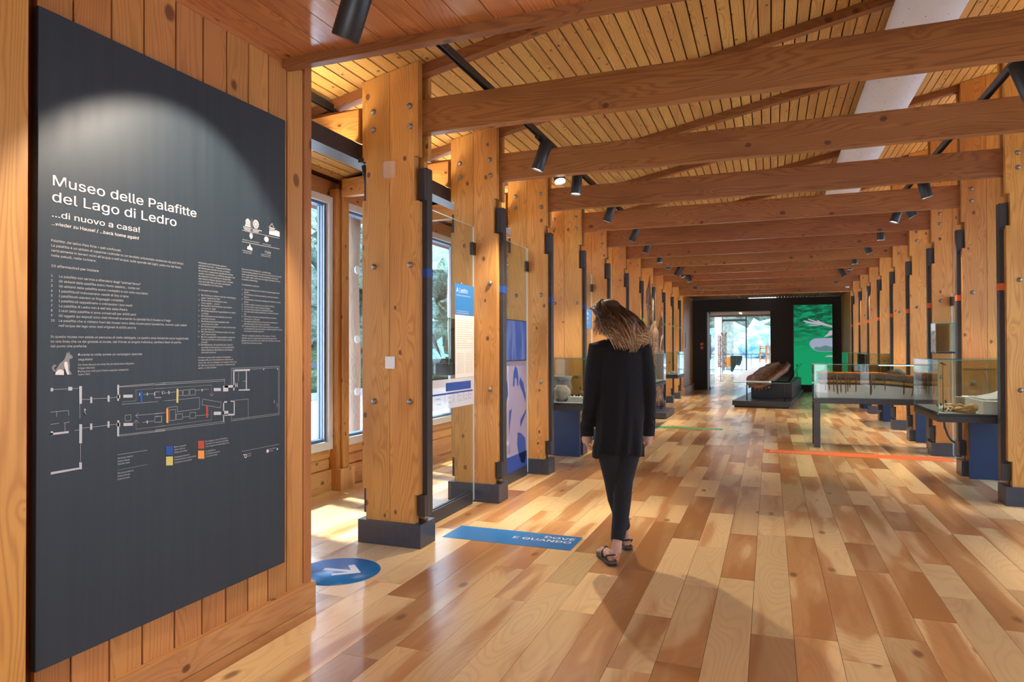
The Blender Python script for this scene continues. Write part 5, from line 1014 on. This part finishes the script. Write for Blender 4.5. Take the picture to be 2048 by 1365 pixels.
def tree(x, y, h, r, lab, seed, mat='leaf', trunk=.16, n=20, low=.32, grp=None):
    t = thing('leafy_tree', lab, 'tree', (x, y, -.12), grp); rr = random.Random(seed)
    mb = MB(); mb.tube([(x, y, -.2), (x+.1, y, h*.4), (x-.1, y+.1, h*.75)], [trunk, trunk*.75, trunk*.3], n=10); obj('trunk', mb, M['bark'], t)
    mb = MB()
    for k in range(n):
        a = rr.uniform(0, 6.28); q = rr.uniform(0, 1)**.6*r; z = h*(low+(1-low)*rr.random()); sz = rr.uniform(.28, .5)*r*(1.15-abs(z/h-.6))
        mb.blob((x+q*math.cos(a)*.75, y+q*math.sin(a)*.75, z), (sz, sz, sz*.85), seed+k, 1.0, 3, freq=2.6)
    obj('crown', mb, M[mat], t)
for k, (x, y, h, r) in enumerate(((-13.5, 19.0, 5.0, 2.3), (-15.5, 24.5, 5.6, 2.6), (-13.0, 31.0, 5.5, 2.6), (-17.0, 14.0, 6.0, 2.5), (-13.5, 38, 5.5, 2.5))):
    tree(x, y, h, r, ['pale leafy tree outside between the first two left columns', 'second leafy tree behind it outside the left windows', 'third leafy tree along the kerb outside the left windows', 'leafy tree nearest the viewer outside the left windows', 'farthest leafy tree outside the left windows'][k], 20+k)
mb = MB(); mb.box(-12.1, -11.8, 5, 45, -.12, .08); tag(obj('kerb', mb, plain('kerb_stone', (.34,.36,.36), .8), loc=(-12, 20, 0)), 'grey planter kerb along the pale paving outside the left windows', 'kerb')
for k, (x, y, r) in enumerate(((-12.6, 15.5, .42), (-12.7, 16.8, .5), (-12.6, 18.0, .42), (-12.8, 19.6, .55), (-12.6, 21.5, .5), (-12.7, 23.3, .5), (-12.7, 25.5, .55), (-12.7, 28, .55))):
    mb = MB(); mb.blob((x, y, .12+r*.3), (r, r*1.2, r*.85), k+50, .6, 3, freq=3.); tag(obj('bush', mb, M['bush'], loc=(x, y, -.12)), 'low rounded %s bush in the planter outside the left windows' % ORD[k+1], 'bush', 'bushes in the outside planter')
mb = MB(); mb.blob((-14.0, 18.2, 1.0), (.7, .8, .42), 77, .5, 3, freq=2.); tag(obj('clipped_bush', mb, M['bush'], loc=(-14, 18.2, 0)), 'clipped pale round bush before the dark shed outside', 'bush')
t = thing('dark_fence', 'dark two rail fence outside behind the planter', 'fence', (-13.3, 22, 0)); 
for z in (.38, .72): mb = MB(); mb.box(-13.35, -13.27, 8, 40, z, z+.16, ax=1); obj('rail', mb, plain('slate_rail', (.10,.12,.15), .7), t)
for y in range(9, 40, 3): mb = MB(); mb.box(-13.40, -13.3, y-.06, y+.06, -.12, .95); obj('post', mb, M['steel'], t)
t = thing('dark_shed', 'dark brown boarded shed behind the fence outside', 'shed', (-19, 27, -.12)); mb = MB(); mb.box(-21, -18, 20, 34, -.12, 1.75); obj('wall', mb, plain('dark_boards', (.09,.055,.05), .8), t); mb = MB(); mb.box(-21.4, -17.5, 19.5, 34.5, 2.1, 2.3); obj('roof', mb, plain('grey_roof', (.25,.27,.28), .7), t); mb = MB(); mb.box(-21,-18.1,20,34,1.75,2.1); obj('gable_strip', mb, M['greige2'], t)
# log posts of the outside gallery, right behind the panes
LB = plain('white_cap', (.75,.78,.8), .4)
for n in range(1, 12):
    y = YF(n)-.18; t = thing('log_post', f'{ORD[n]} pale round log post outside the left windows', 'post', (-4.55, y, -.12), 'round log posts outside the left windows')
    mb = MB(); mb.tube([(-4.55+.01*math.sin(k), y+.01*math.cos(k*2), -.12+k*.45) for k in range(8)], .115, n=18); obj('log', mb, M['log'], t)
    mb = MB()
    for z in (2.25, 1.45, .85): mb.tube([(-4.44, y-.03, z), (-4.425, y-.03, z)], .045, n=14)
    obj('cap', mb, LB, t, kind='stuff')
# eaves outside
mb = MB(); mb.box(-4.75, -4.17, 2.5, 20.2, 2.95, 3.03, ax=1); obj('trim_eaves', mb, M['log'], kind='structure')
# beyond the far glass
tree(-2.6, 46, 9.5, 4.2, 'big pale trunked tree beyond the far glass wall', 5, trunk=.42, n=22, low=.5); tree(3.6, 52, 8.5, 3.6, 'leafy tree to the right beyond the far glass wall', 6, n=20, low=.35)
for k in range(12):
    x = -50+k*9.2; mb = MB(); mb.blob((x, 187+k % 3, 1.2), (4.2, 3, 3.5), k+90, .6, 2); tag(obj('shore_tree', mb, M['leaf_dark'], loc=(x, 187, -1)), f'{ORD[k+1]} round tree mass from the left on the far lake shore', 'tree', 'trees on the far lake shore')
t = thing('terrace_railing', 'thin dark railing on the terrace beyond the far glass', 'railing', (0, 41, -.12)); mb = MB(); mb.box(-6, 6, 40.98, 41.02, .93, .97); mb2 = MB(); mb2.box(-6, 6, 40.98, 41.02, .05, .08); obj('rail', mb, M['black'], t); obj('rail', mb2, M['black'], t)
for k in range(25):
    x = -6+k*.5; mb = MB(); mb.box(x-.012, x+.012, 40.99, 41.01, -.12, .93); obj('baluster', mb, M['black'], t)
# ------------------------------------------------------------------ lobby furniture
t = thing('reception_desk', 'white desk with an orange front panel in the far lobby', 'desk', (-1.6, 34.2, 0)); mb = MB(); mb.box(-2.05, -1.15, 34.0, 34.6, .87, .93); obj('top', mb, M['white'], t); mb = MB(); mb.box(-1.98, -1.75, 34.02, 34.05, .42, .87); obj('front_panel', mb, M['p_orange'], t)
for x in (-2.0, -1.2): mb = MB(); mb.box(x-.02, x+.02, 34.05, 34.1, 0, .87); obj('leg', mb, M['white'], t)
def cloth():
    mb = MB(); V = {}; N = 16
    for i in range(N+1):
        for j in range(11):
            u = i/N; w = j/10; x = -1.75+.50*u+.03*math.sin(w*5)*(u > .6); drop = .75*(1-.55*u)+.08*math.sin(u*9)
            V[i, j] = mb.bm.verts.new((x, 33.96+.03*math.sin(u*22+w*2)-.03*w, .945-drop*w))
    for i in range(N):
        for j in range(10): f = mb.bm.faces.new((V[i,j], V[i+1,j], V[i+1,j+1], V[i,j+1])); f.smooth = True
    bmesh.ops.solidify(mb.bm, geom=mb.bm.faces[:], thickness=.01)
    return tag(obj('draped_cloth', mb, plain('grey_green_cloth', (.07,.11,.10), .9), loc=(-1.5, 34, .9)), 'grey green cloth thrown over the white desk in the lobby', 'cloth')
cloth()
def wicker():
    t = thing('wicker_trap', 'tall brown woven willow lattice standing by the white lobby wall', 'basketwork', (-1.76, 28, .55)); rr = random.Random(4); ms = plain('willow', (.20,.09,.035), .8)
    mb = MB()
    for k in range(7): x = -1.905+.05*k; mb.tube([(x+.012*math.sin(z*3+k), 28+.02*math.sin(k+z*2), .55+z*.14) for z in range(10)], .012, n=5)
    for k in range(24): z = .58+k*.055+rr.uniform(-.02, .02); mb.tube([(-1.92+.08*q, 28+.03*(-1)**(q+k), z+.03*math.sin(q*2+k)) for q in range(5)], .010, n=5)
    for k in range(8): x = -1.9+.3*rr.random(); mb.tube([(x, 28, 1.8), (x+rr.uniform(-.05, .05), 28, 1.93)], .008, n=4)
    obj('lattice', mb, ms, t, kind='stuff'); mb = MB(); mb.tube([(-1.82, 28.06, 0), (-1.82, 28.06, 1.8)], .01, n=6); mb.tube([(-1.82, 28.06, 0), (-1.82, 28.06, .012)], .10, n=16); obj('stand', mb, M['black'], t)
wicker()
t = thing('wooden_easel', 'wooden ladder shaped display rack at the right of the lobby opening', 'rack', (-.25, 30.5, 0)); 
for x, l in ((-.42, .05), (-.14, .0), (.0, .0)): mb = MB(); mb.tube([(x, 30.5, 0), (x+l, 30.6, 1.42)], .028, n=8); obj('upright', mb, M['larch_pale'], t)
for z in (.55, .85, 1.1, 1.3): mb = MB(); mb.tube([(-.40, 30.54, z), (-.02, 30.54, z)], .02, n=8); obj('rung', mb, M['larch_pale'], t)
mb = MB(); mb.box(-.33, -.05, 30.45, 30.6, 1.36, 1.40); obj('top_shelf', mb, M['larch_pale'], t)
# sliding glass leaf at the opening
t = thing('glass_door', 'open sliding glass door leaf with a dark pull at the left of the far opening', 'door', (-1.79, 23.5, 0)); gpane('pane', -1.80, -1.788, 22.5, 24.5, .02, 2.42, t)
mb = MB(); mb.box(-1.785, -1.765, 22.62, 22.66, .95, 1.75); obj('pull', mb, M['beam'], t); mb = MB(); mb.box(-1.81, -1.775, 22.48, 22.53, 0, .09); mb.box(-1.81, -1.775, 22.48, 22.53, 2.40, 2.47); obj('pivot', mb, M['black'], t, kind='stuff')
t = thing('glass_door', 'sliding glass door leaf with two blue rails deeper in the far passage', 'door', (-2.1, 30, 0)); gpane('pane', -2.262, -2.25, 25.0, 27.0, .02, 2.42, t)
# ------------------------------------------------------------------ the visitor
OW = Vector((-.94, 4.35, 0)); AR = Vector((math.cos(YAW), math.sin(YAW), 0)); AD = Vector((-math.sin(YAW), math.cos(YAW), 0))
MW = Matrix(((AR.x, AD.x, 0, OW.x), (AR.y, AD.y, 0, OW.y), (0, 0, 1, 0), (0, 0, 0, 1)))
person = thing('person', 'woman with wavy brown hair in a long black cardigan, leggings and sandals, seen from behind', 'person', tuple(OW))
person.rotation_euler = (0, 0, YAW)
def pobj(name, mb, mats, voxel=None, smooth=0, disp=None, parent=None, label=None):
    """mesh in the person's own axes (x right, y ahead, z up); optional voxel union into one continuous skin"""
    me = mesh(name, mb, mats); o = bpy.data.objects.new(name, me); COL.objects.link(o)
    if voxel:
        m = o.modifiers.new('union', 'REMESH'); m.mode = 'VOXEL'; m.voxel_size = voxel; m.use_smooth_shade = True
        if smooth: s = o.modifiers.new('smooth', 'SMOOTH'); s.factor = .5; s.iterations = smooth
        dg = bpy.context.evaluated_depsgraph_get(); ne = bpy.data.meshes.new_from_object(o.evaluated_get(dg)); o.modifiers.clear(); o.data = ne; bpy.data.meshes.remove(me); ne.name = name
        ne.materials.clear()
        for q in (mats if isinstance(mats, (list, tuple)) else [mats]): ne.materials.append(q)
        if disp:
            nc = [disp(v.co.copy(), v.normal.copy()) for v in ne.vertices]; ne.vertices.foreach_set('co', [c for q in nc for c in q])
        for p in ne.polygons: p.use_smooth = True
    o.parent = parent or person
    if label: o['label'] = label
    return o
def skin_mat():
    m, nt, N, Lk = new_mat('skin'); g = NG(nt); tt = g.n('ShaderNodeTexCoord'); f = g.noise(tt.outputs['Object'], 18, 3., .6)
    p = g.bsdf(g.mix(g.sstep(f, .3, .7), (.50,.27,.18), (.60,.36,.25)), .5); p.inputs['Subsurface Weight'].default_value = .08; return m
M['skin'] = skin_mat()
def ell(mb, c, r, mat=None, sub=3, shape=None):
    t = bmesh.ops.create_icosphere(mb.bm, subdivisions=sub, radius=1.)
    for v in t['verts']:
        p = Vector((v.co.x*r[0], v.co.y*r[1], v.co.z*r[2]))
        if shape: p = shape(p)
        p = p+Vector(c) if mat is None else mat @ (p+Vector(c)); v.co = p
# head frame
HF = Vector((-.60, .62, -.50)).normalized(); HR = HF.cross(Vector((0, 0, 1))).normalized(); HU = HR.cross(HF).normalized()
HC = Vector((-.030, .075, 1.552))
HM = Matrix(((HR.x, HF.x, HU.x, HC.x), (HR.y, HF.y, HU.y, HC.y), (HR.z, HF.z, HU.z, HC.z), (0, 0, 0, 1)))
mb = MB()
ell(mb, (0, -.005, .018), (.074, .092, .088), HM)
ell(mb, (0, .030, -.035), (.058, .062, .078), HM, shape=lambda p: Vector((p.x*(1+.35*min(0, p.z)/.078*.9), p.y, p.z)))
ell(mb, (0, .066, -.092), (.024, .022, .020), HM)          # chin
ell(mb, (0, .090, .022), (.044, .012, .012), HM)           # brow
for sx in (-1, 1): ell(mb, (sx*.036, .072, -.030), (.022, .018, .024), HM); ell(mb, (sx*.075, -.005, -.015), (.010, .018, .032), HM)
nb = [HM @ Vector(p) for p in ((0, .084, .012), (0, .096, -.010), (0, .112, -.030), (0, .104, -.038), (0, .088, -.042))]
mb.tube(nb, [.008, .009, .013, .014, .008], n=10)
for sx in (-1, 1): ell(mb, (sx*.011, .094, -.036), (.008, .009, .007), HM, 2)
ell(mb, (0, .090, -.060), (.022, .010, .006), HM, 2); ell(mb, (0, .087, -.070), (.019, .010, .006), HM, 2)
mb.tube([(.020, -.01, 1.34), (.008, .01, 1.41), tuple(HM @ Vector((0, -.02, -.05)))], [.062, .052, .056], n=14)
cx = .030
for z, w, dp in ((1.33, .15, .075), (1.25, .15, .095), (1.1, .12, .085), (1.02, .115, .085), (.93, .14, .10), (.84, .15, .105)): ell(mb, (cx, 0, z), (w, dp, .075), None, 2)
ARM = {}
for sx, sh, el, wr in ((-1, (-.118, 0, 1.345), (-.150, -.015, 1.065), (-.178, .045, .80)), (1, (.182, 0, 1.34), (.212, -.015, 1.065), (.222, .045, .80))):
    sh, el, wr = map(Vector, (sh, el, wr)); ARM[sx] = (sh, el, wr)
    mb.tube([sh, sh.lerp(el, .5), el, el.lerp(wr, .35), wr], [.050, .044, .038, .036, .025], n=12)
    inx = -sx
    pc = wr+Vector((inx*-.004, .012, -.045))
    mb.tube([wr, wr+Vector((0, .006, -.02)), pc, pc+Vector((inx*.006, .004, -.032))], [.024, .026, .031, .029], n=12, flat=1)
    for k, (dy, L, b) in enumerate(((-.026, .054, .9), (-.009, .066, .7), (.010, .070, .6), (.029, .062, .5))):   # little, ring, middle, index
        p0 = pc+Vector((inx*.004, dy, -.018)); p1 = p0+Vector((inx*.004*b, .002, -L*.42)); p2 = p1+Vector((inx*.018*b+inx*.004, .004, -L*.34)); p3 = p2+Vector((inx*.020*b+inx*.006, .004, -L*.14))
        mb.tube([p0, p1, p2, p3], [.0092, .0086, .0080, .0062], n=8)
    t0 = pc+Vector((inx*.006, .022, .010)); mb.tube([t0, t0+Vector((inx*.016, .018, -.020)), t0+Vector((inx*.027, .022, -.042)), t0+Vector((inx*.031, .020, -.058))], [.013, .0105, .0095, .0070], n=8)
LEG = {1: [(.085, 0, .86), (.082, 0, .67), (.052, -.01, .49), (.036, -.04, .36), (.012, -.10, .24), (-.012, -.148, .14), (-.022, -.165, .07)], -1: [(-.030, 0, .86), (-.038, 0, .67), (-.012, .02, .49), (.012, .05, .36), (.050, .10, .24), (.078, .145, .14), (.090, .165, .07)]}
LR = [.085, .074, .053, .050, .044, .032, .031]
for s in (1, -1): mb.tube(LEG[s], LR, n=14)
FOOT = {1: ((-.048, -.205), (-.095, .045)), -1: ((.105, .118), (.050, .362))}
for s in (1, -1):
    h, tt_ = Vector((*FOOT[s][0], 0)), Vector((*FOOT[s][1], 0)); d = (tt_-h).normalized(); w = Vector((d.y, -d.x, 0)); a = Vector(LEG[s][-1])
    mb.tube([a, h+d*.035+Vector((0, 0, .055))], [.031, .033], n=12)
    mb.tube([h+d*.022+Vector((0, 0, .045)), h+d*.09+Vector((0, 0, .052)), h+d*.15+Vector((0, 0, .045)), h+d*.20+Vector((0, 0, .038))], [.027, .031, .032, .026], n=12)
    for k in range(5): q = h+d*(.19-.006*abs(k-1))+w*(.030-.014*k)*(-1 if s == 1 else 1); mb.tube([q+Vector((0, 0, .036)), q+d*.035+Vector((0, 0, .034)), q+d*.052+Vector((0, 0, .030))], [.010, .0095, .007], n=7)
pobj('body', mb, M['skin'], voxel=.0042, smooth=3)
# eyes, brows, lips
mb = MB()
for sx in (-1, 1):
    ell(mb, (sx*.031, .080, -.004), (.012, .008, .007), HM, 2)
pobj('eyelids', mb, plain('lids', (.44,.24,.17), .5))
mb = MB()
for sx in (-1, 1):
    mb.tube([HM @ Vector((sx*(.031+.013*math.cos(t)), .087-.004*abs(math.cos(t)), -.008-.003*math.sin(t))) for t in (0, .8, 1.57, 2.3, 3.14)], .0014, n=5)
    mb.tube([HM @ Vector((sx*x, y, z)) for x, y, z in ((.016, .096, .018), (.030, .097, .023), (.046, .086, .018))], [.003, .0035, .0015], n=6)
pobj('lashes_and_brows', mb, plain('brow_hair', (.05,.025,.015), .7))
mb = MB(); mb.tube([HM @ Vector((x, .099-abs(x)*.25, -.064)) for x in (-.02, -.01, 0, .01, .02)], [.002, .0045, .005, .0045, .002], n=7); pobj('lips', mb, plain('lip', (.42,.14,.12), .45))
# cardigan
def knit(name, c, c2, sc):
    m, nt, N, Lk = new_mat(name); g = NG(nt); tt = g.n('ShaderNodeTexCoord'); s = g.n('ShaderNodeSeparateXYZ'); Lk.new(tt.outputs['Object'], s.inputs[0])
    f = g.noise(tt.outputs['Object'], sc, 3., .6); f2 = g.noise(g.comb(g.math('MULTIPLY', s.outputs[0], 30.), g.math('MULTIPLY', s.outputs[1], 30.), g.math('MULTIPLY', s.outputs[2], 2.)), 1., 2., .5)
    g.bsdf(g.mix(g.sstep(f, .3, .7), c, c2), .85, bump=g.math('ADD', g.math('MULTIPLY', f, .4), f2), bstr=.5, spec=.25, sheen=.05, bdist=.003); return m
M['cardigan'] = knit('black_knit', (.004,.004,.005), (.009,.009,.011), 220); M['rib'] = knit('black_rib', (.006,.006,.007), (.013,.013,.015), 260); M['leggings'] = knit('charcoal_knit', (.010,.011,.013), (.021,.022,.026), 300)
def ring_loft(mb, secs, n=64, mi=0):
    R = []
    for z, x0, x1, y0, y1, fold, ph in secs:
        r = []
        for k in range(n):
            a = k*2*math.pi/n; f = 1+fold*(math.sin(a*11+ph+2.*math.sin(a*2))*.6+math.sin(a*17-ph)*.4)
            X = (x0+x1)/2+(x1-x0)/2*math.cos(a)*f; Y = (y0+y1)/2+(y1-y0)/2*math.sin(a)*f
            zz = z
            if z < .70: zz = z-.035*max(0, abs(math.cos(a))-.90)/.10*(.70-z)/.03+.006*math.sin(a*9)
            r.append(mb.bm.verts.new((X, Y, zz)))
        R.append(r)
    for a, b in zip(R, R[1:]):
        for k in range(n): f = mb.bm.faces.new((a[k], a[(k+1) % n], b[(k+1) % n], b[k])); f.smooth = True; f.material_index = mi
    mb.bm.faces.new(R[0][::-1]); mb.bm.faces.new(R[-1])
mb = MB()
ring_loft(mb, [(.668, -.150, .192, -.115, .12, .030, 0), (.70, -.146, .190, -.115, .12, .030, .1), (.76, -.132, .186, -.118, .12, .024, .2), (.85, -.128, .186, -.118, .12, .024, .5), (1.0, -.130, .190, -.115, .12, .018, .9), (1.12, -.135, .195, -.112, .115, .010, 1.2), (1.24, -.138, .200, -.108, .11, .005, 1.4), (1.32, -.130, .192, -.098, .095, .002, 1.4), (1.37, -.095, .160, -.082, .08, 0, 0), (1.405, -.045, .085, -.06, .062, 0, 0), (1.43, -.028, .06, -.04, .05, 0, 0)])
for sx in (-1, 1):
    sh, el, wr = ARM[sx]; P = [sh+Vector((-sx*.05, 0, -.01)), sh+Vector((sx*.002, 0, -.005)), sh.lerp(el, .3)+Vector((-sx*.004, 0, 0)), sh.lerp(el, .65)+Vector((-sx*.002, 0, 0)), el, el.lerp(wr, .4), el.lerp(wr, .75), wr+Vector((0, 0, .03)), wr+Vector((0, .004, -.022))]
    mb.tube(P, [.070, .062, .062, .058, .052, .050, .046, .043, .041], n=28)
def folds(co, no):
    a = math.atan2(co.y, co.x-.03); k = max(0, min(1, (1.22-co.z)/.5)); arm = co.x < -.135 or co.x > .19
    d = 0
    if arm and co.z < 1.0: d += .0035*math.sin(co.z*150+6*math.sin(co.y*30))*max(0, min(1, (1.0-co.z)/.15))*(1 if co.z > .84 else .2)
    d += .007*noise.noise(Vector((co.x*9, co.y*9, co.z*2.2)))+.006*k*math.sin(co.x*75+3*math.sin(co.z*4)+4*co.z)*(0 if arm else 1)
    return co+no*d
pobj('cardigan', mb, M['cardigan'], voxel=.0062, smooth=4, disp=folds)
for sx in (-1, 1):
    mb = MB(); wr = ARM[sx][2]; mb.tube([wr+Vector((0, .002, .045)), wr+Vector((0, .003, .01)), wr+Vector((0, .004, -.028))], [.0465, .0455, .0435], n=30, cap=False); pobj('cuff', mb, M['rib'])
mb = MB(); 
for s in (1, -1):
    P = [Vector(p) for p in LEG[s]][:-1]; P[-1] = Vector(LEG[s][5])+Vector((0, 0, .0 if s == 1 else .005)); mb.tube(P, [r+.007 for r in LR[:5]]+[.0425], n=26)
mb.tube([(.028, 0, .90), (.028, 0, .80)], [.135, .12], n=24, flat=.75)
pobj('leggings', mb, M['leggings'], voxel=.006, smooth=3)
# sandals
for s in (1, -1):
    h, t_ = Vector((*FOOT[s][0], 0)), Vector((*FOOT[s][1], 0)); d = (t_-h).normalized(); w = Vector((d.y, -d.x, 0)); L = (t_-h).length+.012
    sd = bpy.data.objects.new('sandal', None); COL.objects.link(sd); sd.parent = person; sd.empty_display_size = .05
    prof = [(0, .018), (.01, .030), (.05, .035), (.11, .033), (.17, .043), (.21, .043), (.245, .032), (L, .012)]
    def sole(z0, z1, g, mat, nm):
        b = MB(); P = [h+d*(x-.008)+w*y*g for x, y in prof]+[h+d*(x-.008)-w*y*g for x, y in prof[::-1]]
        lo = [b.bm.verts.new(p+Vector((0, 0, z0))) for p in P]; hi = [b.bm.verts.new(p+Vector((0, 0, z1))) for p in P]; b.bm.faces.new(lo[::-1]); b.bm.faces.new(hi)
        for k in range(len(P)): b.bm.faces.new((lo[k], lo[(k+1) % len(P)], hi[(k+1) % len(P)], hi[k]))
        bmesh.ops.recalc_face_normals(b.bm, faces=b.bm.faces[:]); pobj(nm, b, mat, parent=sd)
    sole(.0015, .016, 1.0, M['black'], 'outsole'); sole(.016, .026, .97, plain('brown_leather', (.12,.07,.045), .6), 'footbed')
    b = MB(); b.tube([h+d*.10+w*.036+Vector((0, 0, .024)), h+d*.115+w*.034+Vector((0, 0, .055)), h+d*.13+Vector((0, 0, .084)), h+d*.115-w*.034+Vector((0, 0, .055)), h+d*.10-w*.036+Vector((0, 0, .024))], .007, n=6); b.tube([h+d*.13+Vector((0, 0, .082)), h+d*.20+Vector((0, 0, .060)), h+d*.225+w*.01+Vector((0, 0, .026))], .006, n=6)
    b.tube([h+d*.06+w*.034+Vector((0, 0, .03)), h+d*.02+w*.033+Vector((0, 0, .062)), h-d*.008+Vector((0, 0, .070)), h+d*.02-w*.033+Vector((0, 0, .062)), h+d*.06-w*.034+Vector((0, 0, .03))], .005, n=6); pobj('straps', b, M['black'], parent=sd)
# hair
def hair_mat():
    m, nt, N, Lk = new_mat('hair'); g = NG(nt); uv = g.n('ShaderNodeUVMap', uv_map='grain'); s = g.n('ShaderNodeSeparateXYZ'); Lk.new(uv.outputs[0], s.inputs[0]); tt = g.n('ShaderNodeTexCoord'); q = g.n('ShaderNodeSeparateXYZ'); Lk.new(tt.outputs['Object'], q.inputs[0])
    at = g.n('ShaderNodeAttribute', attribute_name='tone'); t = g.n('ShaderNodeSeparateColor'); Lk.new(at.outputs[0], t.inputs[0])
    k = g.math('ADD', g.sstep(q.outputs[2], 1.38, 1.62, 1, 0), g.math('MULTIPLY', g.math('SUBTRACT', t.outputs[0], .5), .8), clamp=True)
    f = g.noise(g.comb(g.math('MULTIPLY', s.outputs[0], 10.), g.math('MULTIPLY', s.outputs[1], 900.), 0), 1., 2., .6)
    c = g.ramp(k, [(0., (.035,.016,.009)), (.45, (.12,.052,.022)), (.8, (.36,.18,.07)), (1., (.58,.36,.17))]); c = g.mix(g.math('MULTIPLY', f, .5), c, (.03,.014,.008))
    g.bsdf(c, .38, bump=f, bstr=.3, spec=.5); return m
M['hair'] = hair_mat()
rh = random.Random(12); mb = MB()
def lock(P, r0, r1, tone, n=6):
    K_ = len(P); mb.tube(P, [r0*(1-.15*math.cos(6*i/K_))*(1-i/(K_-1))**.35+r1 if i else r0*.5 for i in range(K_)], n=n, cap=False)
    for f in mb.last:
        for l in f.loops: l[mb.tone] = (tone, tone, tone, 1)
base = MB(); base.blob(HM @ Vector((0, -.024, .022)), (.086, .090, .088), 3, .05, 3); base.blob((.005, -.010, 1.505), (.082, .070, .080), 4, .1, 3); base.blob((.060, -.035, 1.455), (.080, .050, .040), 5, .15, 3)
pobj('hair_volume', base, plain('hair_under', (.045,.022,.012), .6))
crown = HM @ Vector((.0, .02, .112))
for k in range(560):
    t = .10+.90*rh.random() if k % 6 else .07+rh.random()*.13; ang = -.25+t*math.pi*1.22          # 0 = viewer's left/front, sweeping round the back to the right
    ex = -.096+.285*(t**.92)+rh.gauss(0, .012); layer = rh.random()
    ez = 1.452-.085*math.sin(min(1, t*1.15)*math.pi*.62)+rh.uniform(-.016, .030)-.02*(t > .3)
    if layer > .72: ez += rh.uniform(0, .09)
    ey = -.03-.075*math.sin(min(1, max(0, t))*math.pi)+rh.uniform(-.018, .018)+(.11 if t < .10 else 0)
    st = crown+HR*rh.uniform(-.05, .05)+HF*rh.uniform(-.06, .05)+Vector((0, 0, rh.uniform(-.012, .003)))
    c1 = Vector((-.03-.118*math.cos(ang), .04-.115*max(-.6, math.sin(ang)), 1.600+rh.uniform(-.012, .012)))
    c2 = Vector((max(-.092, .012-.132*math.cos(ang)+.075*t), .0-.105*max(-.6, math.sin(ang)), 1.535+rh.uniform(-.02, .02)))
    E_ = Vector((ex, ey, ez)); P = []; ph = rh.uniform(0, 6.28); cl = int(t*16+rh.random()*1.6); rc = random.Random(cl); ph = rc.uniform(0, 6.28)+rh.gauss(0, .35); amp = rc.uniform(.013, .027)+rh.uniform(-.003, .003); turns = rc.uniform(1.5, 2.4); E_ = E_+Vector((rc.uniform(-.012, .012), 0, rc.uniform(-.022, .022))); n = 20
    for i in range(n+1):
        s = i/n; a = (1-s)**3; b = 3*s*(1-s)**2; c = 3*s*s*(1-s); d = s**3; p = st*a+c1*b+c2*c+E_*d
        kk = max(0, (s-.22)/.78)**1.1; an = ph+turns*6.28*s; P.append(p+Vector((math.cos(an)*amp*kk, math.sin(an)*amp*kk*.8, 0)))
    lock(P, rh.uniform(.0034, .0062), .0013, rh.random())
for k in range(120):                                       # hanging ringlets along the lower edge
    t = rh.random(); x = -.035+.235*t; y = -.085+rh.uniform(-.015, .01)+.03*t; z = 1.43-.03*math.sin(t*math.pi)+rh.uniform(-.012, .03); R_ = rh.uniform(.012, .024); ph = rh.uniform(0, 6.28); L = rh.uniform(.02, .05); P = []
    for i in range(22): s = i/21; an = ph+9.5*s; P.append(Vector((x+R_*math.cos(an)*(1-.3*s), y+R_*.6*math.sin(an), z-L*s)))
    lock(P, .0034, .0010, rh.uniform(.55, 1.))
for k in range(60):                                       # fine flyaway strands
    a = rh.uniform(0, 2.6); x = -.03-.105*math.cos(a)+rh.uniform(-.01, .01); P = [Vector((x*(1+.02*i), -.03-.02*i, 1.64-.10*abs(math.cos(a))-.022*i+rh.uniform(-.004, .004))) for i in range(7)]
    lock(P, .0010, .0004, rh.uniform(.3, .8), 4)
pobj('hair', mb, M['hair'])
# ------------------------------------------------------------------ unseen uplights added in the left trough and mirrored right, brightening the roof
def fill_uplight(name, x, z, y0, y1, watts, w=.05, col=(1,.80,.55)):
    ld = bpy.data.lights.new(name, 'AREA'); ld.shape = 'RECTANGLE'; ld.size = w; ld.size_y = y1-y0; ld.energy = watts; ld.color = col; ld.spread = math.radians(170)
    lo = bpy.data.objects.new(name, ld); COL.objects.link(lo); lo.location = (x, (y0+y1)/2, z); lo.rotation_euler = (math.pi, 0, 0); return lo
fill_uplight('fill_uplight', -2.78, 2.70, 2.8, 19.5, UP_W)
fill_uplight('fill_uplight', 2.75, 2.95, 3.0, 19.5, UP_W)
# unseen downlights added over the entrance zone to brighten the foreground
for x, y in ((-.9, .2), (.9, .2), (-.9, -1.4), (.9, -1.4), (2.4, 1.2), (1.0, 1.9)):
    ld = bpy.data.lights.new('fill_downlight', 'SPOT'); lo = bpy.data.objects.new('fill_downlight', ld); COL.objects.link(lo); ld.energy = DOWN_W; ld.color = (1,.88,.72); ld.spot_size = 2.2; ld.spot_blend = .9; ld.shadow_soft_size = .06; lo.location = (x, y, 2.77)
